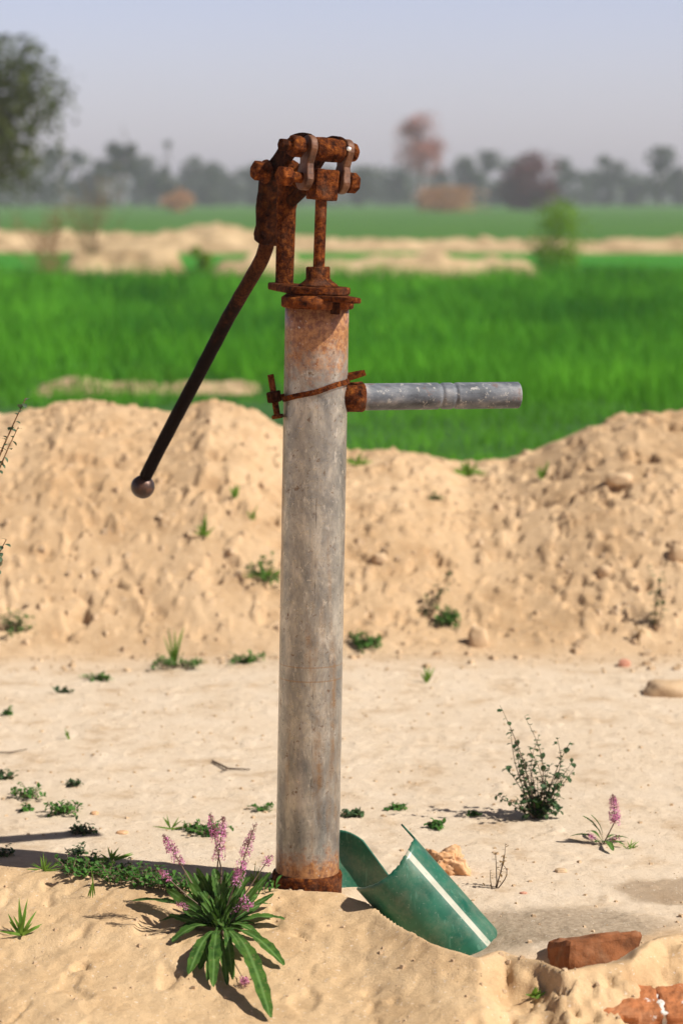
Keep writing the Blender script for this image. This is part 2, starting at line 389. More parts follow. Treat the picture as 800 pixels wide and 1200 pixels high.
def terrain(x, y):
    # the bank behind the pump
    zc = np.interp(x, cx, cz) + 0.012 * fbm(x, 0 * x, 6, 3, 5)
    yb = 2.0 + 0.10 * fbm(x, 0 * x, 1.3, 3, 9)
    yc = YC + 0.12 * fbm(x, 0 * x, 1.1, 2, 11)
    t = (y - yb) / (yc - yb)
    up = np.clip(t, 0, 1); prof = 0.82 * up + 0.18 * (up * up * (3 - 2 * up))
    prof = prof + 0.10 * np.sin(np.pi * up) * (1 + 0.5 * fbm(x, y, 1.1, 2, 3))
    down = 1 - sstep(yc + 0.05, yc + 1.5, y)
    m = np.where(y < yc, np.clip(prof, 0, 1.04), down)
    z = zc * m
    inm = sstep(0.0, 0.12, t) * (1 - sstep(yc + 0.6, yc + 1.6, y))
    z = z + inm * (0.013 * fbm(x, y, 2.6, 3, 21) + 0.0045 * fbm(x, y * 1.4, 10, 4, 22) + 0.0035 * fbm(x, y * 1.4, 45, 3, 24))
    # clods and pits, thicker towards the right half of the bank
    dens = 0.30 + 0.9 * sstep(0.35, 0.95, x) * sstep(0.45, 0.85, t)
    cl = fbm(x, y * 1.4, 8, 3, 31); z = z + inm * dens * 0.013 * sstep(0.28, 0.55, cl)
    pit = fbm(x, y * 1.5, 12, 3, 33); z = z - inm * dens * 0.050 * sstep(0.36, 0.52, pit)
    cl2 = fbm(x, y, 24, 2, 35); z = z + inm * 0.009 * sstep(0.30, 0.5, cl2) - inm * 0.014 * sstep(0.42, 0.52, fbm(x, y * 1.4, 17, 3, 36))
    # flat yard
    flat = 1 - sstep(-0.02, 0.1, t)
    z = z + flat * (0.010 * fbm(x, y, 1.2, 3, 41) + 0.0016 * fbm(x, y * 1.6, 6, 4, 42) + 0.0022 * sstep(0.25, 0.6, fbm(x, y, 26, 3, 43)) + 0.0013 * fbm(x, y, 50, 3, 44))
    # foreground ridge: crest line, gentle fall towards the camera, quick fall behind
    yr = np.interp(x, rx, ry) + 0.010 * fbm(x, 0 * x, 14, 4, 51)
    rough = sstep(0.14, 0.36, x)
    s = 0.22 + 0.42 * rough
    d = yr - y + 0.007 * fbm(x, y, 34, 3, 52)
    front = ZR - s * np.clip(d, 0, 3) * np.exp(-np.clip(d, 0, 5) * 0.9)
    back = ZR * (1 - sstep(0.0, 0.10, -d))
    zr = np.where(d > 0, front, back)
    near = 1 - sstep(0.0, 0.15, -d)
    # hollow the plastic pipe lies in
    hol = np.exp(-(((x - 0.045) / 0.085) ** 2 + ((y + 0.03) / 0.11) ** 2)) * 0.03 + np.exp(-(((x - 0.15) / 0.11) ** 2 + ((y + 0.26) / 0.10) ** 2)) * 0.042
    z = np.where(y < 1.2, z * (1 - 0.5 * near) + zr, z)
    fz = sstep(0.0, 0.03, d) * np.exp(-np.clip(d - 1.5, 0, 9))
    lump = fbm(x, y, 6, 4, 61); z = z + fz * (0.009 + 0.020 * rough) * lump
    z = z + fz * (0.003 + 0.006 * rough) * fbm(x, y, 22, 4, 62, 0.6) - fz * rough * 0.022 * (0.35 - np.abs(fbm(x * 1.6, y * 0.8, 13, 4, 68, 0.6))).clip(0.15, 1)
    z = z + fz * (0.0012 + 0.0075 * rough) * fbm(x * 1.5, y, 46, 3, 67, 0.65)
    z = z - fz * (0.35 + 0.65 * rough) * 0.016 * sstep(0.30, 0.55, fbm(x * 1.0, y * 0.6, 20, 3, 63))
    # fine cracks running over the front
    cr = np.abs(fbm(x, y * 0.7, 8, 3, 64)); z = z - fz * 0.010 * (1 - sstep(0.0, 0.035, cr)) * sstep(0.05, 0.3, fbm(x, y, 5, 2, 65))
    z = z - hol * sstep(0.0, 0.03, -d)
    # hole round the broken brick
    z = z - 0.050 * np.exp(-(((x - 0.325) / 0.062) ** 2 + ((y + 0.40) / 0.040) ** 2)) - 0.03 * np.exp(-(((x - 0.285) / 0.03) ** 2 + ((y + 0.40) / 0.05) ** 2))
    z = z + 0.020 * np.exp(-(((x - 0.400) / 0.045) ** 2 + ((y + 0.425) / 0.035) ** 2)) * (1 + .5 * fbm(x, y, 40, 3, 66))
    # heap at the foot of the pipe
    z = z + 0.014 * np.exp(-(((x + 0.045) / 0.085) ** 2 + ((y + 0.070) / 0.03) ** 2)) * (1 + .4 * fbm(x, y, 60, 2, 69))
    # beyond the yard
    farn = sstep(4.6, 8, y); z = z * (1 - farn) + farn * 0.03 * fbm(x, y, 0.25, 3, 71)
    return z
def axis_steps(lo, hi, core_lo, core_hi, step, g=1.12, mx=40):
    c = list(np.arange(core_lo, core_hi + 1e-9, step)); s = step; v = core_hi
    while v < hi: s = min(s * g, mx); v += s; c.append(min(v, hi))
    s = step; v = core_lo; l = []
    while v > lo: s = min(s * g, mx); v -= s; l.append(max(v, lo))
    return np.unique(np.array(l[::-1] + c))
gx = axis_steps(-690, 690, -0.85, 0.85, 0.0048, 1.045)
ya = np.arange(-0.80, 0.45, 0.0045); yb_ = np.arange(0.45, 2.0, 0.008); yc_ = np.arange(2.0, 3.5, 0.0075)
fw = []; v = 3.5; s = 0.008
while v < 690: fw.append(v); s = min(s * 1.06, 30); v += s
bk = []; v = -0.80; s = 0.006
while v > -60: s = min(s * 1.12, 10); v -= s; bk.append(v)
gy = np.concatenate([np.array(bk[::-1]), ya, yb_, yc_, np.array(fw), [690.0]])
GX, GY = np.meshgrid(gx, gy)
GZ = terrain(GX, GY)
def tz(x, y):
    return float(terrain(np.array([float(x)]), np.array([float(y)]))[0])
def gp(px, py, lift=0.0):
    """first point of the terrain on the line of sight through a photographed point"""
    d = ray(px, py); ts = np.arange(2.6, 14.0, 0.004)
    X = CAM.x + d.x * ts; Y = CAM.y + d.y * ts; Z = CAM.z + d.z * ts
    below = Z < terrain(X, Y)
    i = int(np.argmax(below)) if below.any() else len(ts) - 1
    return Vector((X[i], Y[i], Z[i] + lift))
ny, nx = GX.shape
idx = np.arange(ny * nx).reshape(ny, nx)
Q = np.stack([idx[:-1, :-1], idx[:-1, 1:], idx[1:, 1:], idx[1:, :-1]], -1).reshape(-1, 4)
V = np.stack([GX, GY, GZ], -1).reshape(-1, 3)
xm = V[Q].mean(1)
ybl = 2.0 + 0.10 * fbm(xm[:, 0], 0 * xm[:, 0], 1.3, 3, 9)
ismound = (xm[:, 1] > ybl) & (xm[:, 1] < 4.7) & (np.abs(xm[:, 0]) < 12)
dd = np.interp(V[:, 0], rx, ry) - V[:, 1]
pale = (1 - sstep(1.75, 2.15, V[:, 1])) * sstep(-0.02, 0.25, -dd + 0.1 * fbm(V[:, 0], V[:, 1], 4, 3, 81)) 
fore = sstep(-0.06, 0.02, dd + 0.03 * fbm(V[:, 0], V[:, 1], 9, 3, 82))
px_g = V[:, 0]; py_g = V[:, 1]
dampn = np.exp(-(((px_g - 0.62) / 0.17) ** 2 + ((py_g + 0.03) / 0.10) ** 2)) + 0.25 * fbm(px_g, py_g, 9, 3, 83)
damp = 0.75 * sstep(0.38, 0.52, dampn) * (np.abs(px_g - 0.6) < 0.6)
grit = sstep(0.35, 0.75, np.exp(-(((px_g - 0.33) / 0.22) ** 2 + ((py_g + 0.20) / 0.10) ** 2)) + 0.25 * fbm(px_g, py_g, 7, 3, 84))
def sub_terrain(name, mask, kind_label):
    f = Q[mask]; u, inv = np.unique(f, return_inverse=True)
    o = np_mesh(name, V[u], inv.reshape(-1, 4), M['soil'])
    for nme, arr in (('pale', pale), ('damp', damp), ('gritty', grit), ('fore', fore)):
        a = o.data.attributes.new(nme, 'FLOAT', 'POINT'); a.data.foreach_set('value', arr[u].astype(np.float32))
    tag(o, kind_label, kind='structure'); o['category'] = name.replace('_', ' ')
    return o
sub_terrain('ground', ~ismound, 'pale dry sandy ground around the hand pump')
sub_terrain('earth_bank', ismound, 'heaped bank of dry sandy earth with clods behind the pump')

# far fields -------------------------------------------------------------
def D2y(D): return D - D0
def field_sheet(name, y0, y1, z, c1, c2, label, scale=0.6):
    t = NT(name + '_green'); n = t.noise(scale, 6, 0.65, t.coord('Object', (0.35, 1, 1))); f = t.noise(scale * 14, 4, 0.7)
    m = t.done(t.mix(t.ramp(t.math('ADD', t.math('MULTIPLY', n, 0.7), t.math('MULTIPLY', f, 0.3)), [(0.36, 0), (0.62, 1)]), c1, c2), 0.9, 0, t.bump(f, 0.8, 0.08), 0.15)
    xs = np.concatenate([-np.geomspace(680, 2, 40), np.linspace(-1.9, 1.9, 20), np.geomspace(2, 680, 40)])
    ys = np.linspace(y0, y1, 60)
    X, Y = np.meshgrid(xs, ys); Y = Y + 0.5 * fbm(X, 0 * X, 0.3, 3, 7) * (Y < y1 - 1)
    Z = z + 0.05 * fbm(X, Y, 0.4, 3, 15)
    i = np.arange(X.size).reshape(X.shape)
    q = np.stack([i[:-1, :-1], i[:-1, 1:], i[1:, 1:], i[1:, :-1]], -1).reshape(-1, 4)
    o = np_mesh(name, np.stack([X, Y, Z], -1).reshape(-1, 3), q, m)
    tag(o, label, 'field', kind='structure')
field_sheet('near_crop_floor', 4.75, D2y(33), 0.10, (0.028, 0.085, 0.018), (0.05, 0.14, 0.03), 'dark green crop floor under the young wheat')
field_sheet('middle_field', D2y(34), D2y(45.5), 0.10, (0.035, 0.20, 0.015), (0.06, 0.28, 0.02), 'strip of green field between two pale earth bunds')
field_sheet('far_field', D2y(51), 680, 0.12, (0.045, 0.15, 0.022), (0.09, 0.20, 0.03), 'wide flat green field reaching to the far tree line')

def bund(name, Dm, w, h, x0, x1, seed, label, gap=None):
    """low bank of pale clods running across the fields"""
    t = NT(name + '_earth'); n = t.noise(1.6 if Dm > 20 else 9, 6, 0.7)
    m = t.done(t.mix(t.ramp(n, [(0.38, 0), (0.6, 1)]), (0.30, 0.21, 0.11), (0.60, 0.44, 0.26)), 0.95, 0, t.bump(n, 0.6, 0.05), 0.1)
    st = max(0.05, Dm * 0.0022)
    xs = np.arange(x0, x1, st * 1.3); ys = np.arange(-w * 1.6, w * 1.6, st)
    X, Y = np.meshgrid(xs, ys)
    prof = np.exp(-(Y / (w * (0.8 + 0.5 * fbm(X, 0 * X, 0.5, 2, seed)))) ** 2)
    amp = h * np.clip(0.80 + 0.5 * fbm(X, 0 * X, 0.45, 3, seed + 1), 0.05, 1.1)
    if gap is not None: amp = amp * np.maximum(gap(X), 0)
    Z = prof * amp * (0.8 + 0.5 * fbm(X, Y, 1.8, 3, seed + 2)) + prof * h * 0.18 * fbm(X, Y, 6, 2, seed + 3) + 0.03 * (prof - 0.35)
    edge = (1 - sstep(w * 1.2, w * 1.6, np.abs(Y)))
    Z = Z * edge - 0.15 * (1 - edge)
    if gap is not None: Z = Z - 0.12 * (gap(X) < 0.15)
    i = np.arange(X.size).reshape(X.shape)
    q = np.stack([i[:-1, :-1], i[:-1, 1:], i[1:, 1:], i[1:, :-1]], -1).reshape(-1, 4)
    o = np_mesh(name, np.stack([X, Y + D2y(Dm) + 0.4 * fbm(X, 0 * X, 0.2, 2, seed + 5), Z + 0.10], -1).reshape(-1, 3), q, m)
    tag(o, label, 'earth bund', kind='structure')
def g1(X):
    a = sstep(-3.75, -3.5, X) * (1 - sstep(-2.2, -2.0, X)); b = sstep(-1.8, -1.6, X) * (1 - sstep(2.3, 2.8, X))
    return np.clip(a * 1.1 + b * 0.9 - 0.25 * (1 - np.clip(a + b, 0, 1)), -0.3, 1.3)
bund('nearer_earth_bund', 32.0, 0.7, 0.34, -30, 30, 3, 'broken pale earth bund nearest behind the wheat', g1)
bund('farther_earth_bund', 48.5, 1.7, 0.42, -90, 90, 13, 'long straw coloured earth bund across the green fields', lambda X: 1.0 - 0.5 * sstep(-2.5, 0.5, X))
def g2(X): return sstep(-1.75, -1.5, X) * (1 - sstep(-0.75, -0.45, X)) * 0 + sum(1.25 * np.exp(-((X - c_) / w_) ** 2) for c_, w_ in ((-1.42, .15), (-1.09, .10), (-.80, .12), (-.56, .10)))
bund('field_ridge', 12.8, 0.28, 0.05, -2.4, 0.6, 23, 'small bare soil ridge inside the wheat field', g2)

# ------------------------------------------------------------------ grass and leaves in numpy
def blades(P, H, W, lean, seg=3, seedr=None):
    """P (n,3) roots, H heights, W widths, lean as a fraction of the height; returns verts, quads"""
    n = len(P); r = seedr or rng
    az = r.uniform(0, 2 * np.pi, n); fa = r.uniform(0, 2 * np.pi, n)
    L = lean * r.uniform(0.2, 1.0, n)
    vs = []
    for k in range(seg + 1):
        t = k / seg
        cx_ = P[:, 0] + np.cos(az) * L * H * t * t; cy_ = P[:, 1] + np.sin(az) * L * H * t * t
        cz_ = P[:, 2] + H * (t - 0.25 * L * t * t * t)
        w = W * (1 - t * 0.93) * 0.5
        vs.append(np.stack([cx_ + np.cos(fa) * w, cy_ + np.sin(fa) * w, cz_], -1))
        vs.append(np.stack([cx_ - np.cos(fa) * w, cy_ - np.sin(fa) * w, cz_], -1))
    V_ = np.stack(vs, 1); m = 2 * (seg + 1); base = np.arange(n)[:, None] * m
    q = np.concatenate([base + np.array([[2 * k, 2 * k + 1, 2 * k + 3, 2 * k + 2]]) for k in range(seg)], 0)
    return V_.reshape(-1, 3), q
def wheat_mat():
    t = NT('wheat_leaf'); n = t.noise(0.8, 5, 0.6, t.coord('Object', (0.6, 0.8, 1))); f = t.noise(7, 3)
    c = t.mix(t.ramp(n, [(0.40, 0), (0.60, 1)]), (0.024, 0.145, 0.018), (0.145, 0.46, 0.030))
    c = t.mix(t.ramp(f, [(0.55, 0), (0.75, 0.5)]), c, (0.19, 0.42, 0.02))
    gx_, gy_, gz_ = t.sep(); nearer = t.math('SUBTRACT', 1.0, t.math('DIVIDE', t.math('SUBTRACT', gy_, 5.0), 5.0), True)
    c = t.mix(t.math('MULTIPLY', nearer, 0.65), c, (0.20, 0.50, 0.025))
    t.done(c, 0.7, spec=0.04)
    tr = t.n.new('ShaderNodeBsdfTranslucent'); t.l.new(t.mix(0.5, c, (0.16, 0.48, 0.03)), tr.inputs[0])
    mx = t.n.new('ShaderNodeMixShader'); mx.inputs[0].default_value = 0.35
    t.l.new(t.b.outputs[0], mx.inputs[1]); t.l.new(tr.outputs[0], mx.inputs[2]); t.l.new(mx.outputs[0], t.out.inputs[0])
    return t.m
def wheat():
    VV = []; QQ = []; off = 0
    for (D1, D2, dens, w, h) in ((7.9, 10.5, 1500, 0.008, 0.24), (10.5, 15, 900, 0.010, 0.28), (15, 21, 420, 0.015, 0.33), (21, 28.3, 260, 0.022, 0.34)):
        hw = D2 * 0.165 + 0.8
        n = int((D2 - D1) * 2 * hw * dens)
        x = rng.uniform(-hw, hw, n); y = rng.uniform(D2y(D1), D2y(D2), n)
        hh = h * (0.85 + 0.40 * fbm(x, y, 0.7, 3, 91) + 0.25 * fbm(x, y * 3.0, 1.2, 2, 92)) * rng.uniform(0.75, 1.15, n)
        d = fbm(x, y, 1.6, 3, 93)
        hh = hh * (1 + 0.35 * fbm(x, y, 0.9, 3, 97))
        keep = (d > -0.42 + rng.uniform(-0.1, 0.1, n))
        # the bare ridge and the thin strip in front of it
        D = y + D0
        on = (x > -1.95 + 0.2 * d) & (x < -0.35) & (D > 12.5) & (D < 13.9); keep &= ~(on & (rng.uniform(0, 1, n) < 0.97 - 0.80 * (fbm(x, y * .3, 3.0, 3, 95) > -0.02)))
        low = (D < 13.8) & (D > 8.5); hh = np.where(low, hh * (0.36 + 0.5 * sstep(-0.5, 0.3, x)), hh); hh = np.where(on, hh * 2.0, hh)
        yl = (D > 32.5 - 0) ; keep &= ~yl
        x, y, hh = x[keep], y[keep], hh[keep]
        z = np.where(y < 8, terrain(x, y), 0.08)
        z = np.maximum(z, 0.0)
        P = np.stack([x, y, z], -1)
        v, q = blades(P, hh, np.full(len(x), w) * rng.uniform(0.7, 1.3, len(x)), 0.75, 3)
        VV.append(v); QQ.append(q + off); off += len(v)
    o = np_mesh('wheat_crop', np.concatenate(VV), np.concatenate(QQ), wheat_mat(), smooth=True)
    tag(o, 'dense bright green young wheat filling the field behind the earth bank', 'wheat', kind='stuff')
wheat()

def leaves_on(P, Nn, size, r=rng):
    """small pointed leaf quads at points P with random facing; Nn preferred normals or None"""
    n = len(P); a = r.normal(size=(n, 3)); a /= np.linalg.norm(a, axis=1)[:, None]
    b = r.normal(size=(n, 3)); b -= (a * b).sum(1)[:, None] * a; b /= np.linalg.norm(b, axis=1)[:, None]
    s = (size * r.uniform(0.6, 1.3, n))[:, None]
    vs = np.stack([P - a * s * 0.5, P + b * s * 0.28 + a * s * 0.05, P + a * s * 0.5, P - b * s * 0.28 + a * s * 0.05], 1)
    return vs.reshape(-1, 3), np.arange(n * 4).reshape(n, 4)

# ------------------------------------------------------------------ trees far off
def tree(name, px, base_py, top_py, wpx, D, mat, label, group=None, cat='tree', n=1600, leaf=0.28, clumps=14, trunk=0.16, seed=0, sparse=0.0, low=0.25):
    r = np.random.default_rng(seed + 100)
    Y = D2y(D); b = at(px, base_py, Y); b.z = 0.0
    top = at(px, top_py, Y).z; w = wpx / F * D
    root = empty(name, b, label, cat, group)
    H_ = top; tb = MB()
    pts = [b + Vector((0, 0, -0.2)), b + Vector((r.normal() * 0.03 * H_, 0, H_ * 0.3)), b + Vector((r.normal() * 0.05 * H_, 0, H_ * 0.65)), b + Vector((r.normal() * 0.05 * w, 0, H_ * 0.93))]
    tr = trunk * H_ / 6
    tb.tube(pts, [tr, tr * 0.75, tr * 0.45, tr * 0.12], 7)
    cs = []
    for k in range(clumps):
        a = r.uniform(0, 2 * math.pi); u = r.uniform(0, 1) ** 0.5
        hz = r.uniform(low, 0.92); rad = 0.5 * w * (math.sin(math.pi * min(0.98, max(0.12, (hz - low + 0.08) / (1.05 - low)))) ** 0.6)
        c = b + Vector((math.cos(a) * u * rad * 0.75, math.sin(a) * u * rad * 0.75, hz * H_))
        cs.append((c, (0.13 + 0.17 * r.uniform()) * w))
        j = pts[1].lerp(pts[3], max(0, hz - 0.35)); tb.tube([j, j.lerp(c, 0.5) + Vector((0, 0, 0.04 * H_)), c], [tr * 0.35, tr * 0.22, tr * 0.06], 5)
    P = []
    for k in range(n):
        c, cr = cs[r.integers(len(cs))]; g = r.normal(size=3); g /= np.linalg.norm(g); rr = cr * r.uniform(0.3, 1) ** 0.6 * (1 + sparse * r.uniform())
        P.append((c.x + g[0] * rr, c.y + g[1] * rr, min(c.z + g[2] * rr * 0.85, top + 0.1)))
    P = np.array(P); P[:, 2] = np.maximum(P[:, 2], 0.05)
    v, q = leaves_on(P, None, leaf, r)
    tb.build('trunk', M['bark'], root)
    np_mesh('crown', v, q, mat, root, smooth=False)
    return root
M['t_far'] = leafmat('far_foliage', (0.025, 0.055, 0.018), (0.065, 0.090, 0.030), 0.1, 0.4)
M['t_near'] = leafmat('dark_foliage', (0.030, 0.048, 0.006), (0.085, 0.105, 0.014), 0.15, 1.2)
M['t_red'] = leafmat('reddish_twigs', (0.085, 0.020, 0.016), (0.15, 0.042, 0.032), 0.1, 0.6)
M['t_pink'] = leafmat('pinkish_twigs', (0.34, 0.13, 0.10), (0.46, 0.19, 0.14), 0.1, 0.6)
M['t_dry'] = leafmat('dry_brush', (0.38, 0.19, 0.08), (0.52, 0.28, 0.13), 0.1, 0.8)
M['t_bush'] = leafmat('yellow_green_bush', (0.12, 0.22, 0.012), (0.20, 0.34, 0.02), 0.4, 3)
tree('tree', -6, 238, 50, 178, 50, M['t_near'], 'dark green leafy tree cut off by the left edge above the fields', n=6500, leaf=0.15, clumps=34, seed=1, sparse=0.9, low=0.42, trunk=0.2)
tree('tree', 142, 233, 139, 42, 240, M['t_far'], 'round topped grey green tree rising above its neighbours left of the pump', 'far tree line', n=1800, leaf=0.5, clumps=10, seed=2, low=0.35)
tree('tree', 198, 233, 160, 22, 250, M['t_far'], 'narrow spiky tree between the round tree and the pump handle', 'far tree line', n=900, leaf=0.45, clumps=7, seed=3)
tree('bare_tree', 492, 234, 133, 62, 230, M['t_pink'], 'pinkish bare tree with a fuzzy round crown standing alone above the horizon', n=3600, leaf=0.28, clumps=26, seed=4, sparse=0.35, low=0.42, trunk=0.14)
tree('bush', 620, 237, 177, 82, 200, M['t_red'], 'dark reddish brown leafless thicket right of the pink tree', cat='thicket', n=3800, leaf=0.35, clumps=24, seed=5, low=0.12)
tree('bush', 520, 239, 221, 95, 180, M['t_dry'], 'low heap of dry orange brush under the pinkish tree', cat='brush heap', n=1800, leaf=0.3, clumps=18, seed=6, low=0.05)
tree('bush', 207, 237, 222, 50, 185, M['t_dry'], 'low tan brush heap in front of the tree line left of the handle bracket', cat='brush heap', n=900, leaf=0.3, clumps=10, seed=16, low=0.05)
tree('bush', 651, 309, 236, 78, 36, M['t_bush'], 'blurred yellow green upright bush standing on the earth bund', cat='bush', n=1900, leaf=0.065, clumps=26, seed=7, low=0.06, trunk=0.06, sparse=0.5)
tree('bush', 234, 316, 290, 38, 33, M['t_bush'], 'small green bush in the gap of the nearer earth bund', cat='bush', n=900, leaf=0.06, clumps=10, seed=8, low=0.05, trunk=0.1)
G = 'far tree line'
TL = {-60: 'hazy tree hidden behind the dark left tree, farthest left', -15: 'hazy tree showing behind the middle of the dark left tree', 30: 'hazy tree behind the right half of the dark left tree',
 62: 'low hazy tree just right of the dark left tree trunk', 92: 'pale hazy tree behind the tall dry weed', 116: 'hazy tree touching the round topped tree from the left', 168: 'hazy tree between the round topped and the spiky narrow tree',
 182: 'low hazy tree at the left foot of the spiky narrow tree', 222: 'hazy tree right beside the spiky narrow tree', 246: 'hazy low tree second to the right of the spiky tree', 272: 'hazy tree just left of the pump lever',
 300: 'hazy tree partly behind the pump lever', 342: 'hazy tree behind the pump post', 385: 'hazy tree behind the pump crosshead', 424: 'hazy tree first to the right of the pump head',
 450: 'low hazy tree between the pump head and the pinkish tree', 470: 'low hazy tree at the left foot of the pinkish tree', 520: 'low hazy tree at the right foot of the pinkish tree', 545: 'hazy tree between the pinkish tree and the reddish thicket',
 572: 'hazy tree touching the reddish thicket from the left', 598: 'hazy tree behind the reddish thicket', 662: 'hazy tree touching the reddish thicket from the right', 688: 'low hazy tree above the yellow green bush, to its right',
 712: 'broad hazy tree halfway between the thicket and the right edge', 740: 'hazy tree just left of the tallest tree at right', 800: 'hazy tree cut by the right edge of the picture', 845: 'hazy tree just beyond the right edge', 890: 'hazy tree farthest right beyond the picture'}
k = 20
for (px, top, w, D) in ((-60, 178, 60, 300), (-15, 190, 60, 290), (30, 182, 56, 300), (62, 165, 46, 280), (92, 176, 44, 300), (116, 184, 40, 270), (168, 184, 44, 300), (182, 194, 40, 270), (222, 183, 40, 310), (246, 192, 44, 290), (272, 188, 46, 320), (300, 194, 40, 300), (342, 198, 50, 310), (385, 196, 46, 300), (424, 188, 44, 290), (450, 204, 36, 330), (470, 202, 34, 290), (520, 200, 40, 320), (545, 184, 46, 290), (572, 178, 50, 300), (598, 186, 44, 320), (662, 184, 46, 300), (688, 196, 40, 330), (712, 178, 44, 300), (740, 188, 44, 310), (774, 168, 42, 280), (800, 180, 50, 300), (845, 184, 60, 300), (890, 178, 60, 310)):
    if px == 774:
        tree('tree', px, 233, top, w, D, M['t_far'], 'tallest bluish green tree near the right edge of the tree line', G, n=1400, leaf=0.55, clumps=12, seed=k, low=0.15)
    else:
        tree('tree', px, 233, top, w, D, M['t_far'], TL[px], G, n=1300, leaf=0.55, clumps=12, seed=k, low=0.08)
    k += 1
t = MB()
r = np.random.default_rng(5); P = []
xs = r.uniform(-190, 190, 16000); ys = D2y(r.uniform(320, 345, 16000)); hs = 4.0 + 2.0 * fbm(xs, 0 * xs, 0.08, 3, 6)
P = np.stack([xs, ys, r.uniform(0, 1, 16000) ** 0.8 * hs], -1)
v, q = leaves_on(P, None, 1.1, r)
o = np_mesh('distant_wood', v, q, M['t_far'], smooth=False); tag(o, 'continuous low hazy wood behind the far tree line', 'wood', kind='stuff')

# dry stalks in the fields at the left
def stalks(px, base_py, top_py, wpx, D, n, label, seed):
    r = np.random.default_rng(seed); Y = D2y(D); b = at(px, base_py, Y); b.z = 0.05
    root = empty('dry_bush', b, label, 'dry bush'); m = MB(); P = []
    H_ = at(px, top_py, Y).z - 0.05; w = wpx / F * D
    for i in range(n):
        e = b + Vector((r.normal() * w * 0.32, r.normal() * w * 0.3, H_ * r.uniform(0.45, 1.0)))
        mid = b.lerp(e, 0.5) + Vector((r.normal() * w * 0.05, 0, H_ * 0.06)); m.tube([b + Vector((r.normal() * w * .1, r.normal() * w * .1, -0.05)), mid, e], [0.007, 0.005, 0.003], 5)
        for s in range(14):
            p = mid.lerp(e, r.uniform(0, 1)); P.append((p.x + r.normal() * 0.03, p.y + r.normal() * 0.03, p.z + r.normal() * 0.03))
    m.build('stem', M['drystem'], root)
    v, q = leaves_on(np.array(P), None, 0.04, r); np_mesh('foliage', v, q, M['leaf_dry'], root, smooth=False)
stalks(105, 300, 190, 60, 36, 26, 'tall thin dry weed standing in front of the tree line at left', 1)
stalks(60, 300, 238, 90, 34, 34, 'spreading dry weed on the bund at the far left', 2)

# haze -------------------------------------------------------------------
def haze():
    m = MB(); m.box((0, 0, 14.0), ((1, 0, 0), (0, 1, 0), (0, 0, 1)), (715, 715, 16.0))
    mt = bpy.data.materials.new('haze'); mt.use_nodes = True; n = mt.node_tree.nodes; n.clear()
    out = n.new('ShaderNodeOutputMaterial'); pv = n.new('ShaderNodeVolumePrincipled')
    pv.inputs['Color'].default_value = (0.86, 0.84, 1.0, 1); pv.inputs['Density'].default_value = 0.0010; pv.inputs['Anisotropy'].default_value = 0.0
    mt.node_tree.links.new(pv.outputs[0], out.inputs['Volume'])
    o = m.build('haze', mt); tag(o, 'pale even haze over the fields and tree line', 'haze', kind='stuff')
haze()
